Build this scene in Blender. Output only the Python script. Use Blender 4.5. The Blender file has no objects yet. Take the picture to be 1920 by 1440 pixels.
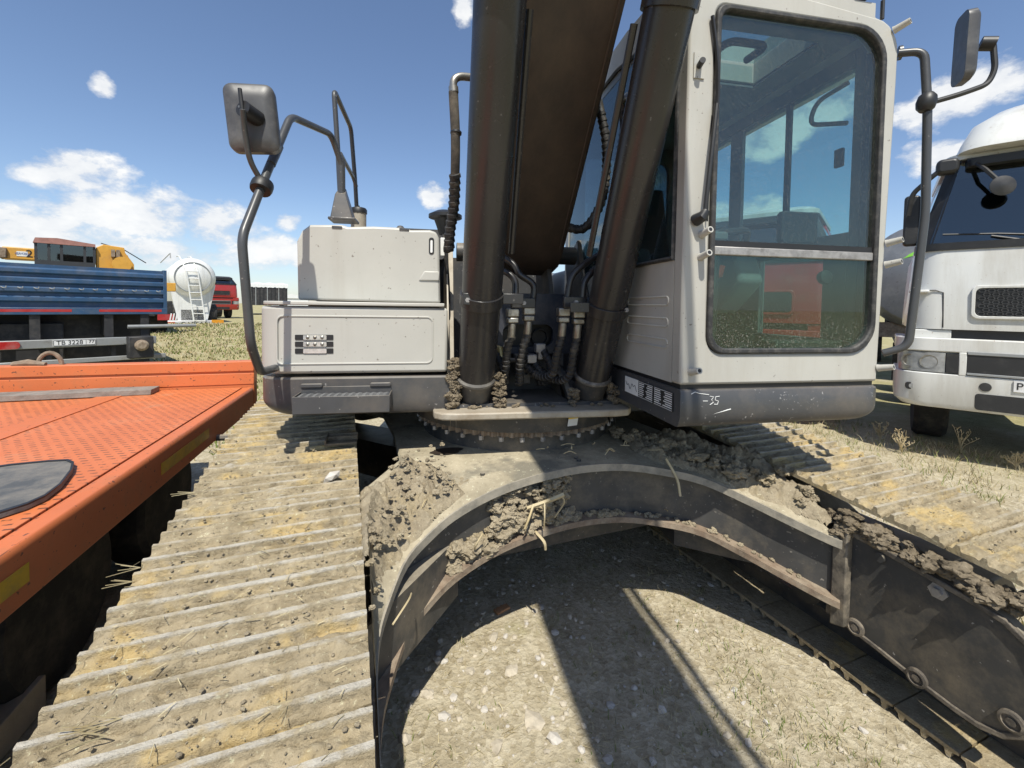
import bpy, bmesh, math, random
from mathutils import Vector, Matrix, noise
random.seed(7)
sc = bpy.context.scene
COL = sc.collection
PI = math.pi
# ------------------------------------------------------------------ camera
CF, CCX, CCY = 805.0, 957.0, 604.0
YAW, PIT, ROL, HC = .367, -.036, .014, 1.64
_r = Vector((math.cos(YAW), -math.sin(YAW), 0))
_f = Vector((math.sin(YAW)*math.cos(PIT), math.cos(YAW)*math.cos(PIT), math.sin(PIT)))
_u = _r.cross(_f)
CR = _r*math.cos(ROL)+_u*math.sin(ROL)
CU = -_r*math.sin(ROL)+_u*math.cos(ROL)
CFW = _f
cam_d = bpy.data.cameras.new('camera'); cam = bpy.data.objects.new('camera', cam_d); COL.objects.link(cam)
m = Matrix((CR, CU, -CFW)).transposed().to_4x4(); m.translation = (0, 0, HC); cam.matrix_world = m
cam_d.sensor_width = 36; cam_d.lens = CF/1920*36
cam_d.shift_x = (960-CCX)/1920; cam_d.shift_y = (CCY-720)/1920
cam_d.clip_start = .02; cam_d.clip_end = 5000
sc.camera = cam
sc.render.resolution_x = 1024; sc.render.resolution_y = 768

def ray(px): return CR*((px[0]-CCX)/CF)-CU*((px[1]-CCY)/CF)+CFW
# ------------------------------------------------------------------ light
SX, SY = .18, .58                      # shadow shift per metre of height
SDIR = Vector((SX, SY, -1)).normalized()
SUN_EL = math.asin(-SDIR.z); SUN_AZ = math.atan2(-SDIR.x, -SDIR.y)
sun_d = bpy.data.lights.new('sun', 'SUN'); sun_d.energy = 5.0; sun_d.angle = math.radians(.53); sun_d.color = (1, .96, .86)
sun = bpy.data.objects.new('sun', sun_d); COL.objects.link(sun)
sun.rotation_euler = SDIR.to_track_quat('-Z', 'Y').to_euler(); sun.location = (0, 0, 30)
world = bpy.data.worlds.new('World'); sc.world = world; world.use_nodes = True
SKY_S = .105

def build_world():
    nt = world.node_tree; nt.nodes.clear(); N = nt.nodes.new; L = nt.links.new
    out = N('ShaderNodeOutputWorld'); bg = N('ShaderNodeBackground'); bg.inputs[1].default_value = SKY_S
    L(bg.outputs[0], out.inputs[0])
    sky = N('ShaderNodeTexSky'); sky.sky_type = 'NISHITA'; sky.sun_disc = False
    sky.sun_elevation = SUN_EL; sky.sun_rotation = SUN_AZ; sky.altitude = 300; sky.air_density = 1.0
    sky.dust_density = .6; sky.ozone_density = 2.2
    tc = N('ShaderNodeTexCoord'); sp = N('ShaderNodeSeparateXYZ'); L(tc.outputs['Generated'], sp.inputs[0])
    def M(op, a, b=None, c=None):
        n = N('ShaderNodeMath'); n.operation = op
        for i, x in enumerate((a, b, c)):
            if x is None: continue
            if isinstance(x, (int, float)): n.inputs[i].default_value = x
            else: L(x, n.inputs[i])
        return n.outputs[0]
    az = M('ARCTAN2', sp.outputs[0], sp.outputs[1]); el = M('ARCSINE', sp.outputs[2])
    nz = N('ShaderNodeTexNoise'); nz.inputs['Scale'].default_value = 9; nz.inputs['Detail'].default_value = 7; nz.inputs['Roughness'].default_value = .62
    mp = N('ShaderNodeMapping'); mp.inputs['Scale'].default_value = (1, 1, 1.6); L(tc.outputs['Generated'], mp.inputs[0]); L(mp.outputs[0], nz.inputs[0])
    big = N('ShaderNodeTexNoise'); big.inputs['Scale'].default_value = 3.1; big.inputs['Detail'].default_value = 2; L(mp.outputs[0], big.inputs[0])
    # cumulus banks: centre direction (from the photograph), half width, half height in radians
    blobs = [((130, 322), .085, .045), ((195, 160), .02, .02), ((300, 405), .16, .055), ((60, 430), .12, .045), ((180, 395), .09, .04),
             ((400, 420), .10, .06), ((540, 415), .03, .022), ((500, 470), .09, .04), ((820, 368), .05, .035), ((868, 10), .03, .035),
             ((1780, 190), .075, .05), ((1860, 150), .07, .045), ((1760, 290), .06, .03), ((1720, 210), .05, .03), ((250, 470), .22, .035), ((600, 480), .15, .03),
             ((1450, 240), .10, .05), ((1180, 330), .12, .06), ((1560, 190), .08, .05), ((1300, 420), .2, .05)]
    tot = None
    for (px, w, h) in blobs:
        d = ray(px).normalized(); a0 = math.atan2(d.x, d.y); e0 = math.asin(d.z)
        q = M('ADD', M('POWER', M('DIVIDE', M('SUBTRACT', az, a0), w), 2.0), M('POWER', M('DIVIDE', M('SUBTRACT', el, e0), h), 2.0))
        b = M('MAXIMUM', M('SUBTRACT', 1.0, M('MULTIPLY', q, .5)), 0.0)
        tot = b if tot is None else M('MAXIMUM', tot, b)
    # the same cloud field goes on all round: low banks by large scale noise
    band = M('MULTIPLY', M('MAXIMUM', M('SUBTRACT', 1.0, M('MULTIPLY', M('ABSOLUTE', M('SUBTRACT', el, .14)), 5.0)), 0.0), M('MULTIPLY', M('SUBTRACT', big.outputs[0], .45), 2.2))
    tot = M('MAXIMUM', tot, band)
    dens = M('MULTIPLY', M('ADD', M('SUBTRACT', tot, .58), M('MULTIPLY', M('SUBTRACT', nz.outputs[0], .5), 2.3)), 2.9)
    dn = N('ShaderNodeClamp'); L(dens, dn.inputs[0])
    shade = N('ShaderNodeValToRGB'); shade.color_ramp.elements[0].position = .35; shade.color_ramp.elements[1].position = .75
    shade.color_ramp.elements[0].color = (5.0, 5.5, 6.3, 1); shade.color_ramp.elements[1].color = (8.6, 8.6, 8.5, 1)
    L(M('ADD', M('MULTIPLY', nz.outputs[0], .9), M('MULTIPLY', dn.outputs[0], .18)), shade.inputs[0])
    # thin high haze near the horizon
    hz = N('ShaderNodeClamp'); L(M('MULTIPLY', M('SUBTRACT', .22, el), 2.0), hz.inputs[0])
    mx0 = N('ShaderNodeMix'); mx0.data_type = 'RGBA'; L(M('MULTIPLY', hz.outputs[0], .55), mx0.inputs[0]); 
    tint = N('ShaderNodeMix'); tint.data_type = 'RGBA'; tint.blend_type = 'MULTIPLY'; tint.inputs[0].default_value = 1
    L(sky.outputs[0], tint.inputs[6]); tint.inputs[7].default_value = (1.22, 1.22, 1.26, 1)
    L(tint.outputs[2], mx0.inputs[6]); mx0.inputs[7].default_value = (4.6, 5.5, 6.6, 1)
    mx = N('ShaderNodeMix'); mx.data_type = 'RGBA'; L(M('MULTIPLY', dn.outputs[0], .93), mx.inputs[0]); L(mx0.outputs[2], mx.inputs[6]); L(shade.outputs[0], mx.inputs[7])
    L(mx.outputs[2], bg.inputs[0])
build_world()
sc.view_settings.view_transform = 'Standard'; sc.view_settings.look = 'None'
sc.view_settings.exposure = .2; sc.view_settings.gamma = 1; sc.view_settings.use_curve_mapping = False
sc.render.engine = 'CYCLES'
sc.cycles.max_bounces = 6; sc.cycles.diffuse_bounces = 3; sc.cycles.glossy_bounces = 3; sc.cycles.transparent_max_bounces = 16

# ------------------------------------------------------------------ frames
CX, CY, YH = 1.065, 2.66, .19          # swing centre, house swing angle
HX = Vector((math.cos(YH), -math.sin(YH))); HY = Vector((math.sin(YH), math.cos(YH))); CC = Vector((CX, CY))
def hv(px, v):                         # pixel -> house coords on the plane v
    d = ray(px); d2 = Vector((d.x, d.y)); k = (v+CC.dot(HY))/d2.dot(HY); P = d*k
    return Vector((P.x*HX.x+P.y*HX.y-CC.dot(HX), v, P.z+HC))
def hu(px, u):
    d = ray(px); d2 = Vector((d.x, d.y)); k = (u+CC.dot(HX))/d2.dot(HX); P = d*k
    return Vector((u, P.x*HY.x+P.y*HY.y-CC.dot(HY), P.z+HC))
def wz(px, z):
    d = ray(px); P = d*((z-HC)/d.z); return Vector((P.x, P.y, z))
def wd(px, depth):                     # point at a given depth along the view axis
    P = ray(px)*depth; return Vector((P.x, P.y, P.z+HC))

# ------------------------------------------------------------------ mesh helpers
class MB:
    def __init__(s): s.v = []; s.f = []
    def add(s, vs, fs):
        o = len(s.v); s.v += [tuple(p) for p in vs]; s.f += [tuple(i+o for i in f) for f in fs]; return s
    def box(s, x0, x1, y0, y1, z0, z1):
        return s.add([(x0,y0,z0),(x1,y0,z0),(x1,y1,z0),(x0,y1,z0),(x0,y0,z1),(x1,y0,z1),(x1,y1,z1),(x0,y1,z1)],
                     [(0,3,2,1),(4,5,6,7),(0,1,5,4),(1,2,6,5),(2,3,7,6),(3,0,4,7)])
    def map(s, axis, a, b, t):
        return (a, t, b) if axis == 'y' else (t, a, b) if axis == 'x' else (a, b, t)
    def prism(s, poly, t0, t1, axis='y'):
        n = len(poly); vs = [s.map(axis, a, b, t0) for a, b in poly]+[s.map(axis, a, b, t1) for a, b in poly]
        return s.add(vs, [tuple(range(n-1, -1, -1)), tuple(range(n, 2*n))]+[(i, (i+1) % n, n+(i+1) % n, n+i) for i in range(n)])
    def ring(s, outer, inner, t0, t1, axis='y'):
        n = len(outer); A = []
        for t in (t0, t1):
            for L in (outer, inner): A += [s.map(axis, a, b, t) for a, b in L]
        F = []
        for i in range(n):
            j = (i+1) % n
            F += [(i, j, n+j, n+i), (2*n+i, 3*n+i, 3*n+j, 2*n+j), (i, 2*n+i, 2*n+j, j), (n+i, n+j, 3*n+j, 3*n+i)]
        return s.add(A, F)
    def tube(s, pts, r, n=12, caps=True, closed=False, flat=1.0):
        P = [Vector(p) for p in pts]; N = len(P); R = r if isinstance(r, (list, tuple)) else [r]*N
        T = []
        for i in range(N):
            a = P[i-1] if i > 0 or closed else P[i]; b = P[(i+1) % N] if i < N-1 or closed else P[i]
            t = (b-a); T.append(t.normalized() if t.length > 1e-9 else Vector((0, 0, 1)))
        up = Vector((0, 0, 1)) if abs(T[0].z) < .9 else Vector((0, 1, 0))
        nn = T[0].cross(up).normalized(); vs = []; fs = []
        for i in range(N):
            nn = (nn-T[i]*nn.dot(T[i])).normalized(); bb = T[i].cross(nn)
            for k in range(n):
                a = 2*PI*k/n; vs.append(P[i]+nn*math.cos(a)*R[i]+bb*math.sin(a)*R[i]*flat)
        for i in range(N if closed else N-1):
            j = (i+1) % N
            for k in range(n): fs.append((i*n+k, i*n+(k+1) % n, j*n+(k+1) % n, j*n+k))
        if caps and not closed: fs += [tuple(range(n-1, -1, -1)), tuple((N-1)*n+k for k in range(n))]
        return s.add(vs, fs)
    def cyl(s, a, b, r, r2=None, n=24): return s.tube([a, b], [r, r if r2 is None else r2], n)
    def lathe(s, prof, c, axis=(0, 0, 1), n=32):     # prof [(r,h)] along axis from c
        ax = Vector(axis).normalized(); up = Vector((0, 0, 1)) if abs(ax.z) < .9 else Vector((1, 0, 0))
        e1 = ax.cross(up).normalized(); e2 = ax.cross(e1); c = Vector(c); vs = []; fs = []
        for r, h in prof:
            for k in range(n):
                a = 2*PI*k/n; vs.append(c+ax*h+e1*math.cos(a)*r+e2*math.sin(a)*r)
        for i in range(len(prof)-1):
            for k in range(n): fs.append((i*n+k, (i+1)*n+k, (i+1)*n+(k+1) % n, i*n+(k+1) % n))
        fs += [tuple(range(n)), tuple((len(prof)-1)*n+k for k in range(n-1, -1, -1))]
        return s.add(vs, fs)
    def grid(s, fn, nu, nv):
        vs = [fn(i/(nu), j/(nv)) for j in range(nv+1) for i in range(nu+1)]
        return s.add(vs, [(j*(nu+1)+i, j*(nu+1)+i+1, (j+1)*(nu+1)+i+1, (j+1)*(nu+1)+i) for j in range(nv) for i in range(nu)])
    def xf(s, fn): s.v = [tuple(fn(Vector(p))) for p in s.v]; return s

def rrect(x0, x1, y0, y1, r, n=5, rs=None):          # rounded rectangle, ccw from lower left
    rs = rs or (r, r, r, r); P = []
    for (cx, cy, a, rr) in ((x0+rs[0], y0+rs[0], PI, rs[0]), (x1-rs[1], y0+rs[1], 1.5*PI, rs[1]), (x1-rs[2], y1-rs[2], 0, rs[2]), (x0+rs[3], y1-rs[3], .5*PI, rs[3])):
        for k in range(n+1):
            t = a+.5*PI*k/n; P.append((cx+rr*math.cos(t), cy+rr*math.sin(t)))
    return P
def fillet(pts, r, n=5):                             # polyline with rounded corners
    P = [Vector(p) for p in pts]; out = [P[0]]
    for i in range(1, len(P)-1):
        a, b, c = P[i-1], P[i], P[i+1]; d1 = (a-b); d2 = (c-b)
        rr = min(r, d1.length*.45, d2.length*.45); p1 = b+d1.normalized()*rr; p2 = b+d2.normalized()*rr
        for k in range(n+1):
            t = k/n; out.append(p1*(1-t)**2+b*2*t*(1-t)+p2*t*t)
    return out+[P[-1]]
def spline(pts, n=8):
    P = [Vector(p) for p in pts]; P = [P[0]*2-P[1]]+P+[P[-1]*2-P[-2]]; out = []
    for i in range(1, len(P)-2):
        for k in range(n):
            t = k/n; a, b, c, d = P[i-1:i+3]
            out.append(.5*((2*b)+(c-a)*t+(2*a-5*b+4*c-d)*t*t+(3*b-a-3*c+d)*t**3))
    return out+[P[-2]]

def obj(name, mb, mat, parent=None, bevel=0, smooth=35, rotz=None, loc=None, off=None):
    me = bpy.data.meshes.new(name)
    vs = mb.v if off is None else [(x+off[0], y+off[1], z+off[2]) for x, y, z in mb.v]
    me.from_pydata(vs, [], mb.f); me.update()
    bm = bmesh.new(); bm.from_mesh(me); bmesh.ops.recalc_face_normals(bm, faces=bm.faces); bm.to_mesh(me); bm.free()
    if smooth:
        me.polygons.foreach_set('use_smooth', [True]*len(me.polygons)); me.set_sharp_from_angle(angle=math.radians(smooth))
    o = bpy.data.objects.new(name, me); COL.objects.link(o)
    for mt in (mat if isinstance(mat, (list, tuple)) else [mat]): me.materials.append(mt)
    if parent: o.parent = parent
    if rotz is not None: o.rotation_euler.z = rotz
    if loc is not None: o.location = loc
    if bevel:
        b = o.modifiers.new('bevel', 'BEVEL'); b.width = bevel; b.segments = 2; b.limit_method = 'ANGLE'; b.angle_limit = math.radians(40)
    return o
def thing(name, label, cat, loc=(0, 0, 0), rotz=0, group=None):
    o = bpy.data.objects.new(name, None); COL.objects.link(o); o.location = loc; o.rotation_euler.z = rotz
    o.empty_display_size = .2
    return tag(o, label, cat, group)
def tag(o, label, cat, group=None):
    o['label'] = label; o['category'] = cat
    if group: o['group'] = group
    return o
def struct(o): o['kind'] = 'structure'; return o
def stuff(o, label=None, cat=None):
    o['kind'] = 'stuff'
    if label: o['label'] = label
    if cat: o['category'] = cat
    return o
def text(name, s, size, mat, parent, loc, rot, align='CENTER', sx=1.0, ext=.001):
    cu = bpy.data.curves.new(name, 'FONT'); cu.body = s; cu.size = size; cu.align_x = align; cu.align_y = 'CENTER'; cu.extrude = ext
    t = bpy.data.objects.new(name+'_tmp', cu); COL.objects.link(t)
    dg = bpy.context.evaluated_depsgraph_get(); me = bpy.data.meshes.new_from_object(t.evaluated_get(dg))
    bpy.data.objects.remove(t); me.name = name
    o = bpy.data.objects.new(name, me); COL.objects.link(o); me.materials.clear(); me.materials.append(mat)
    o.parent = parent; o.location = loc; o.rotation_euler = rot; o.scale.x = sx
    return o

# ------------------------------------------------------------------ materials
MATS = {}
def mat(name, color, rough=.5, metal=0., noise_amt=.12, nscale=6., bump=0., bscale=60., dirt=None, dirt_amt=0., dirt_scale=3., dust=None, dust_amt=0., spec=.5, scratch=None, scratch_amt=0., streak=False, emis=None, coat=0., chip=.715, scr=.70):
    if name in MATS: return MATS[name]
    mt = bpy.data.materials.new(name); mt.use_nodes = True; nt = mt.node_tree; N = nt.nodes.new; L = nt.links.new
    b = nt.nodes['Principled BSDF']; b.inputs['Roughness'].default_value = rough; b.inputs['Metallic'].default_value = metal
    b.inputs['Specular IOR Level'].default_value = spec; b.inputs['Coat Weight'].default_value = coat
    tc = N('ShaderNodeTexCoord'); co = tc.outputs['Object']
    def nz(scale, det=5, ro=.6, vec=None):
        n = N('ShaderNodeTexNoise'); n.inputs['Scale'].default_value = scale; n.inputs['Detail'].default_value = det; n.inputs['Roughness'].default_value = ro
        L(vec or co, n.inputs[0]); return n.outputs[0]
    def ramp(f, p0, p1, c0=(0, 0, 0, 1), c1=(1, 1, 1, 1)):
        r = N('ShaderNodeValToRGB'); r.color_ramp.elements[0].position = p0; r.color_ramp.elements[1].position = p1
        r.color_ramp.elements[0].color = c0; r.color_ramp.elements[1].color = c1; L(f, r.inputs[0]); return r.outputs[0]
    def mix(f, a, c):
        n = N('ShaderNodeMix'); n.data_type = 'RGBA'
        if isinstance(f, float): n.inputs[0].default_value = f
        else: L(f, n.inputs[0])
        for i, x in ((6, a), (7, c)):
            if isinstance(x, tuple): n.inputs[i].default_value = (*x[:3], 1)
            else: L(x, n.inputs[i])
        return n.outputs[2]
    def mul(a, k):
        n = N('ShaderNodeMath'); n.operation = 'MULTIPLY'; L(a, n.inputs[0]); n.inputs[1].default_value = k; return n.outputs[0]
    c = tuple(color)
    f0 = ramp(nz(nscale, 6, .65), .3, .72)
    cur = mix(f0, tuple(x*(1-noise_amt) for x in c), tuple(min(1, x*(1+noise_amt)) for x in c))
    if dirt:
        v = co
        if streak:
            mp = N('ShaderNodeMapping'); mp.inputs['Scale'].default_value = (1, 1, .12); L(co, mp.inputs[0]); v = mp.outputs[0]
        fd = mul(ramp(nz(dirt_scale, 9, .72, v), .56-.25*dirt_amt, .78-.2*dirt_amt), min(1., .55+.5*dirt_amt)); cur = mix(fd, cur, dirt)
    if dust:
        ge = N('ShaderNodeNewGeometry'); sp = N('ShaderNodeSeparateXYZ'); L(ge.outputs['Normal'], sp.inputs[0])
        fu = ramp(sp.outputs[2], .2, .9); n2 = N('ShaderNodeMath'); n2.operation = 'MULTIPLY'; L(fu, n2.inputs[0]); L(ramp(nz(4., 8, .7), .3, .65), n2.inputs[1])
        cur = mix(mul(n2.outputs[0], dust_amt), cur, dust)
    if scratch:
        mp2 = N('ShaderNodeMapping'); mp2.inputs['Rotation'].default_value = (.5, .35, .8); mp2.inputs['Scale'].default_value = (70, 3.2, 70); L(co, mp2.inputs[0])
        fs = ramp(nz(1., 2, .5, mp2.outputs[0]), scr, scr+.03)
        n3 = N('ShaderNodeMath'); n3.operation = 'MULTIPLY'; L(fs, n3.inputs[0]); L(ramp(nz(3.5, 3), .50, .62), n3.inputs[1])
        ch = ramp(nz(46., 3, .5), chip, chip+.02)
        n4 = N('ShaderNodeMath'); n4.operation = 'MAXIMUM'; L(n3.outputs[0], n4.inputs[0]); L(ch, n4.inputs[1])
        cur = mix(mul(n4.outputs[0], scratch_amt), cur, scratch)
    L(cur, b.inputs['Base Color'])
    rr = N('ShaderNodeMapRange'); rr.inputs[3].default_value = max(.02, rough-.12); rr.inputs[4].default_value = min(1, rough+.15); L(nz(nscale*2.3, 4), rr.inputs[0]); L(rr.outputs[0], b.inputs['Roughness'])
    if bump:
        bp = N('ShaderNodeBump'); bp.inputs['Strength'].default_value = min(1, bump); bp.inputs['Distance'].default_value = .01*max(1, bump); L(nz(bscale, 8, .68), bp.inputs['Height']); L(bp.outputs[0], b.inputs['Normal'])
    if emis: b.inputs['Emission Color'].default_value = (*emis[:3], 1); b.inputs['Emission Strength'].default_value = emis[3]
    MATS[name] = mt; return mt
DIRT = (.20, .15, .095); DUSTC = (.36, .30, .22)
beige = mat('beige_paint', (.455, .445, .405), .42, noise_amt=.05, nscale=3, dirt=(.34, .31, .26), dirt_amt=.22, dirt_scale=2.2, streak=True, scratch=(.12, .09, .07), scratch_amt=.7, bump=.03, bscale=9)
beige2 = mat('beige_frame_paint', (.40, .36, .29), .55, noise_amt=.1, dirt=DIRT, dirt_amt=.5, dirt_scale=5, dust=DUSTC, dust_amt=.7)
grey = mat('charcoal_paint', (.062, .063, .066), .38, noise_amt=.12, nscale=4, dirt=(.14, .12, .10), dirt_amt=.3, dirt_scale=3, dust=DUSTC, dust_amt=.35, scratch=(.36, .345, .33), scratch_amt=.75, bump=.05, bscale=14, scr=.655, chip=.70)
railm = mat('handrail_paint', (.06, .062, .065), .35, noise_amt=.1, scratch=(.35, .33, .3), scratch_amt=.5)
cylm = mat('cylinder_paint', (.030, .0285, .0285), .27, noise_amt=.15, nscale=3, dirt=(.055, .048, .043), dirt_amt=.2, dirt_scale=2.5, streak=True, bump=.03, bscale=20, scratch=(.22, .21, .20), scratch_amt=.45)
boomm = mat('boom_paint', (.050, .037, .029), .55, noise_amt=.2, nscale=3, dirt=(.10, .072, .05), dirt_amt=.55, dirt_scale=2.6, streak=True, bump=.08, bscale=24)
frm = mat('undercarriage_paint', (.050, .049, .047), .5, noise_amt=.2, dirt=(.19, .155, .11), dirt_amt=.4, dirt_scale=4.5, dust=(.38, .33, .25), dust_amt=.95, scratch=(.45, .42, .38), scratch_amt=.6, bump=.12, bscale=30)
platem = mat('arch_plate_paint', (.056, .055, .053), .5, noise_amt=.2, dirt=(.18, .15, .11), dirt_amt=.35, dirt_scale=5, scratch=(.30, .27, .23), scratch_amt=.7, bump=.1, bscale=30, scr=.66, chip=.72)
rusty = mat('rusty_edge', (.20, .145, .10), .8, noise_amt=.35, nscale=14, dirt=(.36, .30, .22), dirt_amt=.5, dirt_scale=12, bump=.3, bscale=60)
blackm = mat('black_plastic', (.018, .018, .019), .45, noise_amt=.15)
rubber = mat('rubber_hose', (.020, .020, .021), .55, noise_amt=.25, dirt=(.16, .14, .11), dirt_amt=.35, dirt_scale=14, bump=.2, bscale=90)
sleeve = mat('hose_sleeve', (.055, .05, .043), .9, noise_amt=.25, dirt=(.19, .16, .12), dirt_amt=.5, dirt_scale=9, bump=.5, bscale=160)
steel = mat('zinc_fitting', (.36, .35, .32), .42, metal=.85, noise_amt=.2, dirt=(.16, .13, .09), dirt_amt=.5, dirt_scale=20)
alu = mat('dusty_aluminium', (.42, .40, .38), .5, metal=.6, noise_amt=.18, nscale=20, dirt=(.12, .11, .10), dirt_amt=.4, dirt_scale=16)
seal = mat('rubber_seal', (.03, .03, .031), .6, noise_amt=.3, dirt=(.13, .12, .105), dirt_amt=.35, dirt_scale=30)
bluepl = mat('dark_blue_plate', (.022, .028, .045), .45, noise_amt=.2, dirt=(.12, .11, .1), dirt_amt=.35, dirt_scale=6)
whitem = mat('white_label', (.78, .78, .76), .5, noise_amt=.05, dirt=(.35, .33, .3), dirt_amt=.1)
inkm = mat('black_ink', (.02, .02, .02), .5)
yell = mat('yellow_label', (.75, .52, .04), .5)

def mud_material(name, c0, c1, c2, scale=9., bump=1., wear=None):
    mt = bpy.data.materials.new(name); mt.use_nodes = True; nt = mt.node_tree; N = nt.nodes.new; L = nt.links.new
    b = nt.nodes['Principled BSDF']; b.inputs['Roughness'].default_value = .95; b.inputs['Specular IOR Level'].default_value = .15
    tc = N('ShaderNodeTexCoord'); ob = N('ShaderNodeObjectInfo')
    va = N('ShaderNodeVectorMath'); va.operation = 'ADD'; L(tc.outputs['Object'], va.inputs[0])
    cb = N('ShaderNodeCombineXYZ'); mm = N('ShaderNodeMath'); mm.operation = 'MULTIPLY'; L(ob.outputs['Random'], mm.inputs[0]); mm.inputs[1].default_value = 37.; L(mm.outputs[0], cb.inputs[0]); L(mm.outputs[0], cb.inputs[2]); L(cb.outputs[0], va.inputs[1])
    co = va.outputs[0]
    def nz(s, d=8, r=.68):
        n = N('ShaderNodeTexNoise'); n.inputs['Scale'].default_value = s; n.inputs['Detail'].default_value = d; n.inputs['Roughness'].default_value = r; L(co, n.inputs[0]); return n.outputs[0]
    def ramp(f, p0, p1, a, c):
        r = N('ShaderNodeValToRGB'); r.color_ramp.elements[0].position = p0; r.color_ramp.elements[1].position = p1
        r.color_ramp.elements[0].color = (*a, 1); r.color_ramp.elements[1].color = (*c, 1); L(f, r.inputs[0]); return r.outputs[0]
    def mix(f, a, c):
        n = N('ShaderNodeMix'); n.data_type = 'RGBA'; L(f, n.inputs[0]); L(a, n.inputs[6])
        if isinstance(c, tuple): n.inputs[7].default_value = (*c, 1)
        else: L(c, n.inputs[7])
        return n.outputs[2]
    base = ramp(nz(scale), .32, .7, c0, c1)
    cur = mix(ramp(nz(scale*.35, 4), .53, .63, (0, 0, 0), (1, 1, 1)), base, c2)
    cur = mix(ramp(nz(scale*11, 4), .30, .42, (.55, .55, .55), (0, 0, 0)), cur, tuple(x*.45 for x in c0))
    cur = mix(ramp(nz(scale*8, 3), .62, .70, (0, 0, 0), (.75, .75, .75)), cur, tuple(min(.62, x*1.5) for x in c1))
    cur = mix(ramp(nz(scale*3.2, 5, .75), .60, .68, (0, 0, 0), (.6, .6, .6)), cur, tuple(x*.62 for x in c0))
    if wear:      # the raised bars: rubbed down to dusty pale steel
        sp = N('ShaderNodeSeparateXYZ'); L(tc.outputs['Object'], sp.inputs[0])
        mr = N('ShaderNodeMapRange'); mr.inputs[1].default_value = wear[1]; mr.inputs[2].default_value = wear[2]; L(sp.outputs[2], mr.inputs[0])
        m2 = N('ShaderNodeMath'); m2.operation = 'MULTIPLY'; L(mr.outputs[0], m2.inputs[0]); L(ramp(nz(scale*1.1, 6), .40, .55, (.15,)*3, (1,)*3), m2.inputs[1])
        cur = mix(m2.outputs[0], cur, wear[0])
    L(cur, b.inputs['Base Color'])
    bp = N('ShaderNodeBump'); bp.inputs['Strength'].default_value = min(1., .75*bump); bp.inputs['Distance'].default_value = .02; L(nz(scale*5, 6, .74), bp.inputs['Height']); L(bp.outputs[0], b.inputs['Normal'])
    MATS[name] = mt; return mt
shoem = mud_material('muddy_track_shoe', (.265, .215, .135), (.47, .39, .26), (.50, .375, .18), 9., 1., wear=((.50, .46, .385), .0350, .0405))
mudm = mud_material('dry_mud', (.25, .205, .14), (.45, .38, .265), (.36, .295, .19), 12., 1.)
mudd = mud_material('dark_mud', (.15, .12, .082), (.31, .255, .18), (.21, .168, .112), 14., 1.)
deckm = mud_material('dusty_frame_plate', (.29, .25, .175), (.47, .41, .295), (.21, .19, .145), 7., .3)

def glass(name, tint, refl=.05, dust=0., dustz=None, dark=1.0):
    mt = bpy.data.materials.new(name); mt.use_nodes = True; nt = mt.node_tree; N = nt.nodes.new; L = nt.links.new
    nt.nodes.remove(nt.nodes['Principled BSDF']); out = nt.nodes['Material Output']
    tr = N('ShaderNodeBsdfTransparent'); tr.inputs[0].default_value = (*[t*dark for t in tint], 1)
    gl = N('ShaderNodeBsdfGlossy'); gl.inputs['Roughness'].default_value = .02; gl.inputs[0].default_value = (.95, 1, 1, 1)
    fr = N('ShaderNodeFresnel'); ge = N('ShaderNodeNewGeometry'); io = N('ShaderNodeMapRange'); io.inputs[3].default_value = 1.5; io.inputs[4].default_value = 1/1.5; L(ge.outputs['Backfacing'], io.inputs[0]); L(io.outputs[0], fr.inputs[0])
    ad = N('ShaderNodeMath'); ad.operation = 'MAXIMUM'; L(fr.outputs[0], ad.inputs[0]); ad.inputs[1].default_value = refl
    mx = N('ShaderNodeMixShader'); L(ad.outputs[0], mx.inputs[0]); L(tr.outputs[0], mx.inputs[1]); L(gl.outputs[0], mx.inputs[2]); last = mx.outputs[0]
    if dust:
        df = N('ShaderNodeBsdfDiffuse'); df.inputs[0].default_value = (.55, .52, .46, 1)
        tc = N('ShaderNodeTexCoord'); nz = N('ShaderNodeTexNoise'); nz.inputs['Scale'].default_value = 190; nz.inputs['Detail'].default_value = 3; L(tc.outputs['Object'], nz.inputs[0])
        rp = N('ShaderNodeValToRGB'); rp.color_ramp.elements[0].position = .60; rp.color_ramp.elements[1].position = .70; L(nz.outputs[0], rp.inputs[0])
        n2 = N('ShaderNodeTexNoise'); n2.inputs['Scale'].default_value = 3.5; n2.inputs['Detail'].default_value = 4; L(tc.outputs['Object'], n2.inputs[0])
        f = N('ShaderNodeMath'); f.operation = 'MULTIPLY'; L(rp.outputs[0], f.inputs[0]); f.inputs[1].default_value = dust
        if dustz:   # splashed dirt on the lower part of the pane
            sp = N('ShaderNodeSeparateXYZ'); L(tc.outputs['Object'], sp.inputs[0]); mr = N('ShaderNodeMapRange'); mr.inputs[1].default_value = dustz[1]; mr.inputs[2].default_value = dustz[0]; L(sp.outputs[2], mr.inputs[0])
            f2 = N('ShaderNodeMath'); f2.operation = 'MULTIPLY'; L(f.outputs[0], f2.inputs[0]); L(mr.outputs[0], f2.inputs[1]); f = f2
        g = N('ShaderNodeMath'); g.operation = 'MULTIPLY_ADD'; L(n2.outputs[0], g.inputs[0]); g.inputs[1].default_value = .03; L(f.outputs[0], g.inputs[2])
        m2 = N('ShaderNodeMixShader'); L(g.outputs[0], m2.inputs[0]); L(last, m2.inputs[1]); L(df.outputs[0], m2.inputs[2]); last = m2.outputs[0]
    L(last, out.inputs[0]); MATS[name] = mt; return mt
glass_up = glass('cab_glass', (.70, .80, .79), .06, dust=.14)
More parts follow.
